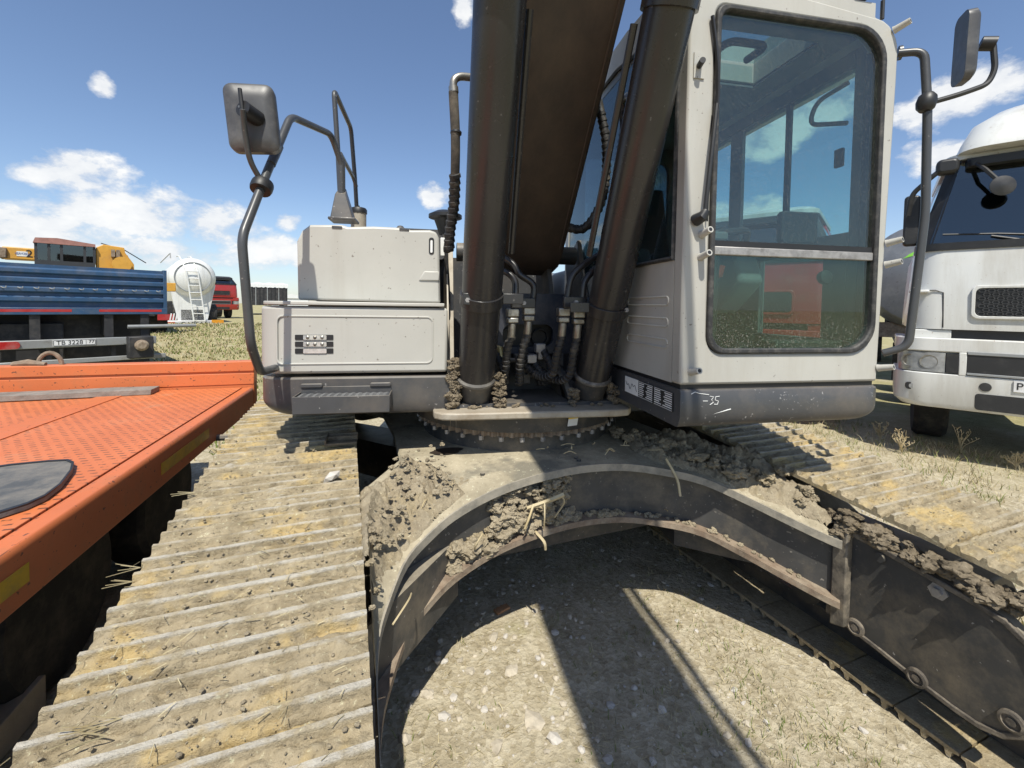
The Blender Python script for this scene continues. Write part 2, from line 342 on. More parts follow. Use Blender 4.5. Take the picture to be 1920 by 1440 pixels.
glass_lo = glass('lower_cab_glass', (.66, .82, .77), .05, dust=.55, dustz=(1.44, 1.68))
glass_side = glass('side_glass', (.42, .50, .52), .10, dust=.08)
glass_door = glass('door_glass', (.80, .93, .93), .05)
truckglass = glass('truck_glass', (.30, .36, .37), .10)
# ================================================================== GROUND
def ground_material():
    mt = bpy.data.materials.new('dry_ground'); mt.use_nodes = True; nt = mt.node_tree; N = nt.nodes.new; L = nt.links.new
    b = nt.nodes['Principled BSDF']; b.inputs['Roughness'].default_value = .97; b.inputs['Specular IOR Level'].default_value = .1
    tc = N('ShaderNodeTexCoord'); co = tc.outputs['Object']
    def nz(s, d=8, r=.65):
        n = N('ShaderNodeTexNoise'); n.inputs['Scale'].default_value = s; n.inputs['Detail'].default_value = d; n.inputs['Roughness'].default_value = r; L(co, n.inputs[0]); return n.outputs[0]
    def ramp(f, p0, p1, a, c):
        r = N('ShaderNodeValToRGB'); r.color_ramp.elements[0].position = p0; r.color_ramp.elements[1].position = p1
        r.color_ramp.elements[0].color = (*a, 1); r.color_ramp.elements[1].color = (*c, 1); L(f, r.inputs[0]); return r.outputs[0]
    def mix(f, a, c, mode='MIX'):
        n = N('ShaderNodeMix'); n.data_type = 'RGBA'; n.blend_type = mode
        if isinstance(f, float): n.inputs[0].default_value = f
        else: L(f, n.inputs[0])
        L(a, n.inputs[6])
        if isinstance(c, tuple): n.inputs[7].default_value = (*c, 1)
        else: L(c, n.inputs[7])
        return n.outputs[2]
    soil = ramp(nz(5.), .3, .7, (.36, .305, .205), (.54, .475, .345))
    vo = N('ShaderNodeTexVoronoi'); vo.inputs['Scale'].default_value = 42.; L(co, vo.inputs[0])
    bw = N('ShaderNodeRGBToBW'); L(vo.outputs['Color'], bw.inputs[0]); soil = mix(.42, soil, bw.outputs[0], 'SOFT_LIGHT')
    soil = mix(ramp(nz(60., 4), .28, .4, (.6,)*3, (0,)*3), soil, (.16, .13, .09))
    soil = mix(ramp(nz(44., 3), .62, .70, (0,)*3, (.8,)*3), soil, (.56, .52, .44))
    veg = ramp(nz(14., 6), .35, .65, (.16, .165, .06), (.36, .33, .16))
    soil = mix(ramp(nz(1.6, 5), .60, .70, (0,)*3, (.45,)*3), soil, veg)
    # beyond the trodden spot the field is dry grass
    sp = N('ShaderNodeSeparateXYZ'); L(co, sp.inputs[0])
    ln = N('ShaderNodeVectorMath'); ln.operation = 'DISTANCE'; L(co, ln.inputs[0]); ln.inputs[1].default_value = (1., 1.2, 0)
    mr = N('ShaderNodeMapRange'); mr.inputs[1].default_value = 4.5; mr.inputs[2].default_value = 8.5; L(ln.outputs['Value'], mr.inputs[0])
    m2 = N('ShaderNodeMath'); m2.operation = 'MULTIPLY'; L(mr.outputs[0], m2.inputs[0]); L(ramp(nz(.55, 6), .33, .5, (.35,)*3, (.95,)*3), m2.inputs[1])
    field = ramp(nz(3., 9, .75), .3, .7, (.22, .205, .09), (.44, .39, .22))
    L(mix(m2.outputs[0], soil, field), b.inputs['Base Color'])
    bp = N('ShaderNodeBump'); bp.inputs['Strength'].default_value = .9; bp.inputs['Distance'].default_value = .02
    ad = N('ShaderNodeMath'); ad.operation = 'ADD'; L(nz(34., 6, .72), ad.inputs[0])
    mm = N('ShaderNodeMath'); mm.operation = 'MULTIPLY'; L(vo.outputs['Distance'], mm.inputs[0]); mm.inputs[1].default_value = .3; L(mm.outputs[0], ad.inputs[1])
    L(ad.outputs[0], bp.inputs['Height']); L(bp.outputs[0], b.inputs['Normal'])
    return mt
def gz(x, y):                          # the ground's gentle unevenness
    d = math.hypot(x-1, y-1.5)
    a = .010*noise.fractal(Vector((x*3, y*3, 0)), 1., 2., 4)+.006*noise.noise(Vector((x*14, y*14, 3)))
    far = max(0, y-12)                 # the lot climbs slightly towards the back
    return (a if d < 8 else a*.3)+min(.55, far*.045)
def axis_lines(lo, hi, step, far):
    L = [lo+i*step for i in range(int((hi-lo)/step)+1)]; s = step
    while L[-1] < far: s *= 1.28; L.append(L[-1]+s)
    s = step
    while L[0] > -far: s *= 1.28; L.insert(0, L[0]-s)
    return L
def build_ground():
    xs = axis_lines(-.6, 4.2, .04, 1500); ys = axis_lines(-.2, 3.6, .04, 1500); mb = MB(); n = len(xs)
    mb.v = [(x, y, gz(x, y)) for y in ys for x in xs]
    mb.f = [(j*n+i, j*n+i+1, (j+1)*n+i+1, (j+1)*n+i) for j in range(len(ys)-1) for i in range(n-1)]
    struct(obj('ground', mb, ground_material()))
build_ground()

stonem = mat('pebble', (.46, .405, .315), .9, noise_amt=.25, nscale=20, bump=.3, bscale=80)
stone2 = mat('grey_pebble', (.49, .455, .40), .9, noise_amt=.2, nscale=20, bump=.3, bscale=80)
def rock(mb, c, s, rnd, flat=.55):
    import itertools
    bm = ICO; q = Matrix.Rotation(rnd.random()*6.28, 3, 'Z') @ Matrix.Rotation(rnd.uniform(-.4, .4), 3, 'X')
    o = Vector((rnd.random()*50, rnd.random()*50, 0)); vs = []
    sx = rnd.uniform(.7, 1.3)
    for v in bm[0]:
        w = Vector((v.x*s*sx, v.y*s, v.z*s*flat)); w *= 1+.45*noise.noise(v*1.3+o)
        vs.append(Vector(c)+q @ w)
    mb.add(vs, bm[1])
def _ico(sub):
    b = bmesh.new(); bmesh.ops.create_icosphere(b, subdivisions=sub, radius=1); r = ([v.co.copy() for v in b.verts], [tuple(v.index for v in f.verts) for f in b.faces]); b.free(); return r
ICO = _ico(1); ICO3 = _ico(4)
def ok_ground(x, y): return .10 < x < 2.03
rnd = random.Random(3)
mb = MB(); mb2 = MB()
for i in range(6500):
    x, y = rnd.uniform(-.3, 4.6), rnd.uniform(.55, 4.6)
    if 2.03 < x < 2.75 and rnd.random() < .9: continue
    if x > 1.35 and x < 2.03 and rnd.random() < .55: continue
    s = .0028+.016*rnd.random()**3.0
    rock(mb if rnd.random() < .7 else mb2, (x, y, gz(x, y)+s*.15), s, rnd)
for px, s in [((925, 1195), .032), ((1000, 1352), .042), ((1040, 1390), .03), ((850, 1310), .02), ((905, 1150), .022), ((880, 1260), .028), ((960, 1260), .03), ((1015, 1140), .018), ((835, 1345), .03), ((930, 1400), .03), ((760, 1390), .035), ((800, 1300), .03), ((820, 1240), .03), ((1090, 1165), .015), ((1190, 1290), .02)]:
    p = wz(px, 0); rock(mb2 if rnd.random() < .5 else mb, (p.x, p.y, gz(p.x, p.y)+s*.1), s, rnd, .4)
stuff(obj('gravel', mb, stonem, smooth=0), 'small tan gravel scattered over the dry ground', 'gravel')
stuff(obj('gravel', mb2, stone2, smooth=0), 'pale grey stone chips scattered over the dry ground', 'gravel')

def grass_mat(name, c0, c1):
    mt = bpy.data.materials.new(name); mt.use_nodes = True; nt = mt.node_tree; N = nt.nodes.new; L = nt.links.new
    b = nt.nodes['Principled BSDF']; b.inputs['Roughness'].default_value = .8; b.inputs['Specular IOR Level'].default_value = .2
    tc = N('ShaderNodeTexCoord'); n = N('ShaderNodeTexNoise'); n.inputs['Scale'].default_value = 9; n.inputs['Detail'].default_value = 6; L(tc.outputs['Object'], n.inputs[0])
    r = N('ShaderNodeValToRGB'); r.color_ramp.elements[0].position = .35; r.color_ramp.elements[1].position = .65; r.color_ramp.elements[0].color = (*c0, 1); r.color_ramp.elements[1].color = (*c1, 1)
    L(n.outputs[0], r.inputs[0]); L(r.outputs[0], b.inputs['Base Color']); return mt
straw = grass_mat('dry_straw', (.36, .29, .16), (.52, .45, .28)); green = grass_mat('green_grass', (.09, .13, .03), (.22, .25, .07))
def blade(mb, x, y, z, h, rnd, w=.0022, lean=.7):
    a = rnd.random()*6.28; l = rnd.uniform(.15, lean)*h; b = rnd.random()*6.28; wx, wy = math.cos(b)*w, math.sin(b)*w
    dx, dy = math.cos(a)*l, math.sin(a)*l
    mb.add([(x-wx, y-wy, z), (x+wx, y+wy, z), (x+dx*.4+wx*.8, y+dy*.4+wy*.8, z+h*.6), (x+dx*.4-wx*.8, y+dy*.4-wy*.8, z+h*.6), (x+dx, y+dy, z+h)], [(0, 1, 2, 3), (3, 2, 4)])
ms = MB(); mg = MB(); rnd = random.Random(11)
def tuft(x, y, n, h, r, gfrac, w=.0022):
    for k in range(n):
        a = rnd.random()*6.28; q = r*math.sqrt(rnd.random()); X, Y = x+math.cos(a)*q, y+math.sin(a)*q
        blade(mg if rnd.random() < gfrac else ms, X, Y, gz(X, Y)-.003, h*rnd.uniform(.4, 1.1), rnd, w, 1.1)
for i in range(520):
    x, y = rnd.uniform(.2, 2.0), rnd.uniform(.6, 2.6)
    if x < 1.15 and rnd.random() < .72: continue
    tuft(x, y, rnd.randint(3, 12), rnd.uniform(.008, .035), rnd.uniform(.01, .05), .25 if rnd.random() < .7 else .9, .0013)
for px, n, h, gf in [((1290, 1140), 60, .05, .5), ((1255, 1100), 70, .04, .4), ((1300, 1185), 40, .05, .9), ((1340, 1225), 60, .05, .5), ((1405, 1300), 90, .05, .85), ((1380, 1260), 80, .05, .8), ((1440, 1330), 60, .05, .7), ((1462, 1395), 90, .06, .8), ((1030, 1145), 22, .06, 1.), ((1128, 1395), 25, .06, .95), ((800, 1400), 60, .06, .6), ((1190, 1110), 60, .05, .3), ((1530, 1360), 80, .05, .8), ((1340, 1330), 80, .04, .3), ((1400, 1210), 60, .05, .2), ((1270, 1330), 40, .05, .3), ((1100, 1230), 40, .05, .8), ((1200, 1180), 50, .04, .7), ((745, 1320), 30, .05, .9), ((1590, 1420), 120, .05, .5), ((900, 1345), 30, .05, .5), ((885, 1220), 20, .05, .2)]:
    p = wz(px, 0); tuft(p.x, p.y, int(n*.62), h*.72, .12, gf*.8, .0017)
# dry grass past the right track and out to the parked trucks
for i in range(2600):
    x, y = rnd.uniform(2.75, 7.), rnd.uniform(.2, 7.5)
    if rnd.random() < .35 and x < 3.2: continue
    tuft(x, y, rnd.randint(4, 9), rnd.uniform(.03, .12), rnd.uniform(.03, .12), .45 if rnd.random() < .55 else .1, .003)
for i in range(4200):
    x, y = rnd.uniform(-9, 1.), rnd.uniform(5.2, 26)
    if x > -.8 and y < 8: continue
    tuft(x, y, rnd.randint(4, 7), rnd.uniform(.04, .13), rnd.uniform(.08, .3), .35, .006+.0006*y)
for i in range(1500):
    x, y = rnd.uniform(.15, 2.05), rnd.uniform(.6, 2.6); a = rnd.random()*6.28; l = rnd.uniform(.008, .045); z = gz(x, y)+.003
    ms.tube([(x, y, z), (x+math.cos(a)*l, y+math.sin(a)*l, gz(x+math.cos(a)*l, y+math.sin(a)*l)+.004+rnd.uniform(0, .006))], .0009, 3)
stuff(obj('dry_grass', ms, straw, smooth=0), 'short dry straw coloured grass on the bare ground', 'grass')
stuff(obj('green_grass', mg, green, smooth=0), 'sparse short green grass on the bare ground', 'grass')
# tall dry weeds beside the right track
weedm = grass_mat('dry_weed', (.42, .33, .18), (.56, .47, .30))
for px, h, n, lab in [((1690, 850), .24, 16, 'bushy dry weed between the right track and the white truck bumper corner'), ((1650, 825), .20, 12, 'short dry weed growing at the edge of the right track below the cab sill'), ((1800, 850), .30, 8, 'tall sparse dry weed in front of the white truck fog lamp'), ((1905, 880), .15, 18, 'low dense dry weed below the white truck number plate'), ((1745, 815), .2, 10, 'thin dry weed beneath the white truck front wheel')]:
    p = wz(px, 0); w = MB()
    for k in range(n):
        a = rnd.random()*6.28; l = rnd.uniform(.1, .6)*h; hh = h*rnd.uniform(.55, 1.1)
        pts = spline([p, p+Vector((math.cos(a)*l*.25, math.sin(a)*l*.25, hh*.5)), p+Vector((math.cos(a)*l, math.sin(a)*l, hh))], 4)
        w.tube(pts, [.003]*(len(pts)-1)+[.001], 4)
        for j in range(5):
            q = pts[-1-j % 4]; e = q+Vector((rnd.uniform(-.03, .03), rnd.uniform(-.03, .03), rnd.uniform(0, .04))); w.tube([q, e], [.0015, .004], 4)
    tag(obj('dry_weed', w, weedm, smooth=0), lab, 'weed', 'dry weeds beside the right track')

# ================================================================== EXCAVATOR
exc = thing('excavator', 'beige and charcoal crawler excavator with mud caked tracks and dark boom cylinders', 'excavator', (CX, CY, 0))
WO = (-CX, -CY, 0)
def hobj(name, mb, mt, parent=None, bevel=0, smooth=35):      # part in house coordinates
    if parent is None: return obj(name, mb, mt, exc, bevel, smooth, rotz=-YH)
    return obj(name, mb, mt, parent, bevel, smooth)
def uobj(name, mb, mt, parent=None, bevel=0, smooth=35):      # part in track (world) coordinates
    return obj(name, mb, mt, exc if parent is None else parent, bevel, smooth, off=WO)

# ---------------------------------------------------------------- tracks
PITCH = .203
def track_path():
    P = []; fy, fz, fr = .36, .383, .338; ry, rz, rr = 4.95, .455, .41
    for i in range(41): P.append((fy+(ry-fy)*i/40, .045))
    for i in range(1, 21):
        a = -PI/2+PI*i/20; P.append((ry+rr*math.cos(a), rz+rr*math.sin(a)))
    top = [(4.95, .865), (3.6, .925), (2.75, .935), (2.45, .912), (.50, .727), (.36, .721)]
    for (a, b) in zip(top[:-1], top[1:]):
        for i in range(1, 13): P.append((a[0]+(b[0]-a[0])*i/12, a[1]+(b[1]-a[1])*i/12))
    for i in range(1, 21):
        a = PI/2+PI*i/20; P.append((fy+fr*math.cos(a), fz+fr*math.sin(a)))
    return P
TP = track_path()
def arclen():
    S = [0]
    for a, b in zip(TP, TP[1:]+TP[:1]): S.append(S[-1]+math.hypot(b[0]-a[0], b[1]-a[1]))
    return S
TS = arclen()
def at_s(s):
    s %= TS[-1]
    for i in range(len(TP)):
        if TS[i+1] >= s:
            t = (s-TS[i])/(TS[i+1]-TS[i]); a, b = TP[i], TP[(i+1) % len(TP)]
            return (a[0]+(b[0]-a[0])*t, a[1]+(b[1]-a[1])*t)
def s_of_top(y0):
    for i in range(len(TP)):
        a, b = TP[i], TP[(i+1) % len(TP)]
        if a[1] > .6 and b[0] < y0 <= a[0]: return TS[i]+(a[0]-y0)/(a[0]-b[0])*(TS[i+1]-TS[i])
W = .62
GR = (.030, .101, .172)
def shoe_mesh(seed, nu, nv, mud=1.):
    rnd = Vector((seed*7.3, seed*3.1, seed*1.7)); L = PITCH-.007
    def h(x, y):
        p = Vector((x*1., y*1., 0))+rnd
        g = 0
        for gi, gy in enumerate(GR):
            d = abs(y-gy-.002*noise.noise(Vector((x*5, seed, gi))))/.0065
            g = max(g, (.0310+.0030*math.sin(seed*12.9+gi*7.1)-.004*max(0, noise.noise(Vector((x*4+seed, gi*5.2, seed)))))*max(0, min(1, (1.75-d)/.75)))
        n1 = noise.fractal(p*9, 1., 2.2, 5); n2 = noise.noise(p*60); vd = noise.voronoi(p*22)[0]
        e = min(1, min(x+W/2, W/2-x)/.035)
        m = mud*max(0, (.0135+.0055*noise.noise(p*33)+.012*n1+.008*noise.noise(p*3.1)+.0045*n2+.006*(.6-vd[0])))*(.45+.55*e)
        m = min(m, .0285)
        rim = min(y, L-y)
        m *= min(1, .2+rim/.007*.8)
        g *= (1-.10*abs(noise.noise(p*8)))*(1-.16*max(0, noise.noise(p*2.3)))
        return .010+max(g, m)+.0014*n2*mud
    mb = MB()
    ys = sorted(set([i/nv*L for i in range(nv+1)]+([g+d for g in GR for d in (-.0115, -.0065, 0, .0065, .0115)] if nv < 30 else [])))
    nv = len(ys)-1
    mb.v = [(-W/2+W*i/nu, y, h(-W/2+W*i/nu, y)) for y in ys for i in range(nu+1)]
    n = nu+1; mb.f = [(j*n+i, j*n+i+1, (j+1)*n+i+1, (j+1)*n+i) for j in range(nv) for i in range(nu)]
    per = [i for i in range(nu+1)]+[j*n+nu for j in range(1, nv+1)]+[nv*n+i for i in range(nu-1, -1, -1)]+[j*n for j in range(nv-1, 0, -1)]
    o = len(mb.v); mb.v += [(mb.v[i][0], mb.v[i][1], 0) for i in per]; k = len(per)
    mb.f += [(per[i], o+i, o+(i+1) % k, per[(i+1) % k]) for i in range(k)]+[tuple(o+i for i in range(k))]
    return mb
low_shoes = None
def build_track(xc, seam_y, hi_top):
    chain = MB(); prof = [(y, z) for y, z in TP]
    for sx in (-.09, .09):
        inner = [(y+(.36-y)*.0+0, z) for y, z in prof]
        # link chain as a band inset below the shoes
        ins = []
        for i, (y, z) in enumerate(TP):
            a = TP[i-1]; b = TP[(i+1) % len(TP)]; t = Vector((b[0]-a[0], b[1]-a[1])).normalized(); nrm = Vector((-t.y, t.x)); ins.append((y+nrm.x*.085, z+nrm.y*.085))
        chain.ring([(y+(ins[i][0]-y)*.04, z+(ins[i][1]-z)*.04) for i, (y, z) in enumerate(TP)], ins, xc+sx-.03, xc+sx+.03, 'x')
    ch = uobj('track_chain', chain, frm)
    n = int(round(TS[-1]/PITCH)); step = TS[-1]/n; s0 = s_of_top(seam_y)
    global low_shoes
    if low_shoes is None: low_shoes = [obj('tmp', shoe_mesh(100+i, 10, 12, .6), shoem) for i in range(3)]
    for k in range(n):
        s = s0+k*step; a = at_s(s); b = at_s(s+step)
        t = Vector((0, b[0]-a[0], b[1]-a[1])).normalized(); X = Vector((1, 0, 0)); nrm = X.cross(t)*-1
        top = nrm.z > .5 and a[1] > .6
        # path runs bottom +y, top -y; outward is right of travel
        out = Vector((0, t.z, -t.y)); M3 = Matrix((X, t, X.cross(t))).transposed()
        if X.cross(t).dot(out) < 0: M3 = Matrix((-X, t, out)).transposed()
        near = out.z > .5 and (a[0] < 2.9 if hi_top == 'L' else a[0] < 2.4)
        if near:
            nu, nv = (100, 72) if a[0] < 1.6 else (70, 56)
            o = obj('track_shoe', shoe_mesh(k+(0 if hi_top == 'L' else 200), nu, nv), shoem, ch, smooth=60)
        else:
            src = low_shoes[k % 3]; o = bpy.data.objects.new('track_shoe', src.data); COL.objects.link(o); o.parent = ch
        m4 = M3.to_4x4(); m4.translation = Vector((xc-CX, a[0]-CY, a[1])); o.matrix_local = m4
    return ch
build_track(-.2575, .936, 'L'); build_track(2.385, .873, 'R')
for o in low_shoes: bpy.data.objects.remove(o)

pb = MB(); rn = random.Random(31); stw = MB()
def track_z(y): return .69+.095*y+.004 if y < 2.45 else .93
for k in range(2200):
    x, y = rn.uniform(-.55, .04), rn.uniform(.7, 2.7); s_ = .0014+.0052*rn.random()**4
    rock(pb, (x, y, track_z(y)+.013+.006*rn.random()), s_, rn, .55)
    x = rn.uniform(2.09, 2.68)
    if k % 2: rock(pb, (x, y, track_z(y)+.017+.006*rn.random()), s_, rn, .7)
for k in range(260):
    x, y = rn.uniform(-.57, .05), rn.uniform(.7, 2.6); a = rn.random()*6.28; l = rn.uniform(.008, .035); z = track_z(y)+.030
    stw.tube([(x, y, z), (x+math.cos(a)*l, y+math.sin(a)*l, z+rn.uniform(-.003, .008))], .0009, 3)
for (x, y) in ((-.575, 1.52), (-.57, 1.46), (-.56, 1.95), (-.45, 1.02), (-.44, 1.0), (-.43, 1.03)):
    for j in range(4):
        z = track_z(y)+.030; a = PI+rn.uniform(-.6, .6); l = rn.uniform(.03, .06); stw.tube([(x+.02, y, z), (x+math.cos(a)*l, y+math.sin(a)*l, z+rn.uniform(0, .012))], .0011, 3)
stuff(uobj('track_pebbles', pb, mudm, smooth=0)); stuff(uobj('track_straw', stw, straw, smooth=0))
# idlers, sprockets, track frames
for xc, s in ((-.2575, 1), (2.385, -1)):
    w = MB().lathe([(.05, -.07), (.24, -.07), (.235, -.02), (.245, -.015), (.245, .015), (.235, .02), (.24, .07), (.05, .07)], (xc, .36, .383), (1, 0, 0), 32); uobj('idler_wheel', w, frm)
    w = MB().lathe([(.06, -.07), (.26, -.06), (.31, -.03), (.31, .03), (.26, .06), (.06, .07)], (xc, 4.95, .455), (1, 0, 0), 22); uobj('drive_sprocket', w, frm)
    fb = MB().prism([(-.19, .30), (.19, .30), (.19, .50), (.10, .60), (-.10, .60), (-.19, .50)], .85, 4.6, 'y'); fb.xf(lambda p: Vector((p.x+xc, p.y, p.z))); uobj('track_frame', fb, frm, bevel=.01)
    uobj('frame_gap_block', MB().prism([(1.35, .58), (4.3, .58), (4.1, .80), (1.75, .80)], xc-.11, xc+.11, 'x'), frm, bevel=.02)  # added block: shuts out sunlit ground showing through the gap above the frame
    for i in range(8):
        y = 1.0+i*.48; uobj('track_roller', MB().lathe([(.03, -.16), (.085, -.16), (.085, -.10), (.075, -.09), (.075, .09), (.085, .10), (.085, .16), (.03, .16)], (xc, y, .215), (1, 0, 0), 20), frm)
    for y in (1.9, 3.4): uobj('carrier_roller', MB().lathe([(.03, -.1), (.06, -.1), (.06, .1), (.03, .1)], (xc, y, .70), (1, 0, 0), 16).box(xc-.03, xc+.03, y-.03, y+.03, .58, .66), frm)
# side guard plate with rim, inboard of the shoes
def guard(x0, x1, name):
    out = [(1.26, .27), (1.17, .262), (1.05, .245), (.93, .222), (.82, .207), (.75, .205), (.69, .225), (.64, .27), (.605, .34), (.595, .42), (.605, .50), (.64, .58), (.70, .625), (.80, .645), (.95, .665), (1.10, .685), (1.24, .70)]
    g = uobj(name, MB().prism(out, x0, x1, 'x'), frm, bevel=.004)
    cx = sum(p[0] for p in out)/len(out); cz = sum(p[1] for p in out)/len(out)
    inn = [(p[0]+(cx-p[0])*.06, p[1]+(cz-p[1])*.085) for p in out]
    xr = x0-.009 if name and x0 > 1 else x1+.009
    rimm = mat('rim_steel', (.10, .085, .068), .75, noise_amt=.35, nscale=16, dirt=(.27, .225, .165), dirt_amt=.5, dirt_scale=16, bump=.4, bscale=60)
    uobj('rim', MB().ring(out, inn, min(xr, x0+.01), max(xr, x0+.01) if x0 > 1 else x1-.01, 'x') if x0 > 1 else MB().ring(out, inn, x1-.01, xr, 'x'), rimm, g, bevel=.003)
    sgn = -1 if x0 > 1 else 1; xf = x0 if x0 > 1 else x1
    for (y, z) in ((1.139, .285), (.925, .240), (.675, .30)):
        b = MB().lathe([(.001, 0), (.034, 0), (.033, .012), (.024, .015), (.022, .008), (.013, .008), (.012, .014), (.001, .014)], (xf, y, z), (sgn, 0, 0), 24); uobj('boss', b, rimm, g)
    b = MB().lathe([(.001, 0), (.03, 0), (.03, .008), (.016, .008), (.016, .022), (.001, .022)], (xf, .876, .61), (sgn, 0, 0), 6); uobj('bolt', b, alu, g)
    b = MB().lathe([(.001, 0), (.018, 0), (.018, .016), (.001, .016)], (xf, 1.06, .635), (sgn, 0, 0), 16); uobj('bolt', b, frm, g)
    return g
guard(2.05, 2.10, 'guard_plate')
# grousers of a step tread lying on the left shoes (small steel cleat)
q = wz((640, 845), .90)
tag(obj('steel_cleat', MB().box(-.075, .075, -.035, .0, 0, .012).box(-.075, -.068, -.035, .11, 0, .03).box(-.068, .075, .03, .04, 0, .028).box(-.068, .075, .075, .085, 0, .03).box(-.068, .075, .0, .11, 0, .006), mudd, loc=(q.x+.0, q.y, .938), rotz=-.08, bevel=.002), 'small dark ribbed steel cleat lying on the left track', 'cleat')

# ---------------------------------------------------------------- X frame
FC = [(.072, .92, .585), (.075, 1.12, .615), (.092, 1.30, .645), (.14, 1.44, .67), (.21, 1.57, .71), (.30, 1.645, .745), (.42, 1.71, .785), (.6, 1.755, .83), (.81, 1.78, .86), (1.065, 1.795, .87), (1.3, 1.775, .86), (1.5, 1.72, .83), (1.68, 1.64, .79), (1.80, 1.50, .74), (1.90, 1.34, .69), (1.975, 1.225, .655), (2.005, 1.18, .645)]
FC = spline(FC, 4)
def front_at(x):
    for a, b in zip(FC, FC[1:]):
        if a.x <= x <= b.x or (x <= FC[0].x): 
            t = max(0, (x-a.x)/(b.x-a.x+1e-9)); return a.lerp(b, t)
    return FC[-1]
def frame_z(x, y):
    f = front_at(x); d = max(0, min(1, (y-f.y)/.45)); return f.z+(.87-f.z)*d*(.95)
xf = MB()
# deck: strips from the arched front edge back
def back_y(x):
    o = abs(x-1.065)
    return 2.66 if o < .80 else 1.86+(2.2-1.86)*max(0, (1.01-o)/.21)
NB = 10
for side in (0, 1):
    base = len(xf.v); cols = []
    for f in FC:
        by = back_y(f.x); col = []
        for k in range(NB+1):
            y = f.y+(by-f.y)*k/NB; z = frame_z(f.x, y)
            col.append((f.x, y if side == 0 else 5.32-y, z))
        cols.append(col)
    vs = [p for c in cols for p in c]; n = NB+1; top = len(vs)
    vs += [(x, y, z-.03) for x, y, z in vs]; F = []
    for i in range(len(cols)-1):
        for k in range(NB):
            a, b, c, d = i*n+k, (i+1)*n+k, (i+1)*n+k+1, i*n+k+1
            F += [(a, b, c, d), (top+d, top+c, top+b, top+a)]
        F += [(i*n, top+i*n, top+(i+1)*n, (i+1)*n), (i*n+NB, (i+1)*n+NB, top+(i+1)*n+NB, top+i*n+NB)]
    for i in (0, len(cols)-1):
        for k in range(NB): F.append((i*n+k, i*n+k+1, top+i*n+k+1, top+i*n+k))
    xf.add(vs, F)
deck = uobj('centre_frame', xf, deckm, smooth=45)
# arched front web and its lower flange
wb = MB(); fl = MB(); top_e = MB()
for i, (a, b) in enumerate(zip(FC, FC[1:])):
    pass
n = len(FC); H = .265
nr = []
for i in range(n):
    t = (FC[min(n-1, i+1)]-FC[max(0, i-1)]); nr.append(Vector((t.y, -t.x, 0)).normalized())   # points to the camera side
def strip(mb, offs):      # offs: list of (outward, dz) closed section
    k = len(offs); vs = []
    for i in range(n):
        for (o, dz) in offs: p = FC[i]+nr[i]*o; vs.append((p.x, p.y, p.z+dz))
    F = [(i*k+j, i*k+(j+1) % k, (i+1)*k+(j+1) % k, (i+1)*k+j) for i in range(n-1) for j in range(k)]
    F += [tuple(range(k)), tuple((n-1)*k+j for j in range(k-1, -1, -1))]; mb.add(vs, F)
strip(wb, [(-.05, -.032), (-.05, -H), (-.075, -H), (-.075, -.032)])
web = uobj('arched_web', wb, platem, deck, smooth=40)
strip(fl, [(.012, -H), (.012, -H-.028), (-.12, -H-.028), (-.12, -H)])
uobj('arched_flange', fl, rusty, deck, smooth=40)
strip(top_e, [(.004, .003), (.004, -.033), (-.004, -.033), (-.004, .003)])
uobj('plate_edge', top_e, mat('worn_edge', (.24, .22, .18), .7, noise_amt=.3, nscale=12, dirt=(.40, .35, .27), dirt_amt=.6, dirt_scale=10, bump=.2), deck, smooth=40)
# legs' rear webs, lower box of the centre body
cb = MB().box(.34, 1.79, 2.0, 3.32, .38, .84); uobj('centre_box', cb, frm, deck)
for sx in (-1, 1):
    for sy in (-1, 1):
        lg = MB().prism([(1.065+sx*.70, 2.66+sy*.45), (1.065+sx*1.03, 2.66+sy*.83), (1.065+sx*1.03, 2.66+sy*1.30), (1.065+sx*.60, 2.66+sy*.85)], .36, .62, 'z'); uobj('frame_leg', lg, frm, deck)
rb = MB().prism([(1.165, .27), (1.225, .25), (1.225, .70), (1.165, .71)], 2.012, 2.052, 'x'); uobj('end_rib', rb, mat('dusty_rib', (.11, .095, .075), .8, noise_amt=.3, nscale=14, dirt=(.28, .235, .17), dirt_amt=.5, dirt_scale=14, bump=.3, bscale=50), deck, bevel=.006)
for px in ((905, 882), (1080, 862), (1085, 866)):
    p = wz(px, .865); uobj('lug', MB().lathe([(.001, 0), (.012, 0), (.012, .012), (.001, .012)], (p.x, p.y, frame_z(p.x, p.y)-.002), (0, 0, 1), 8), frm, deck)
oil = mat('oil_stain', (.03, .022, .016), .5, noise_amt=.3)
for (x, y, r) in ((.50, 2.22, .085), (1.62, 2.05, .11)):
    s = MB(); n2 = 24; s.v = [(x+r*(1+.25*noise.noise(Vector((math.cos(2*PI*k/n2)*2, math.sin(2*PI*k/n2)*2, x))))*math.cos(2*PI*k/n2), y+.6*r*math.sin(2*PI*k/n2), 0) for k in range(n2)]
    s.v = [(a, b, frame_z(a, b)+.004) for a, b, c in s.v]; s.f = [tuple(range(n2))]; uobj('oil_stain', s, oil, deck)
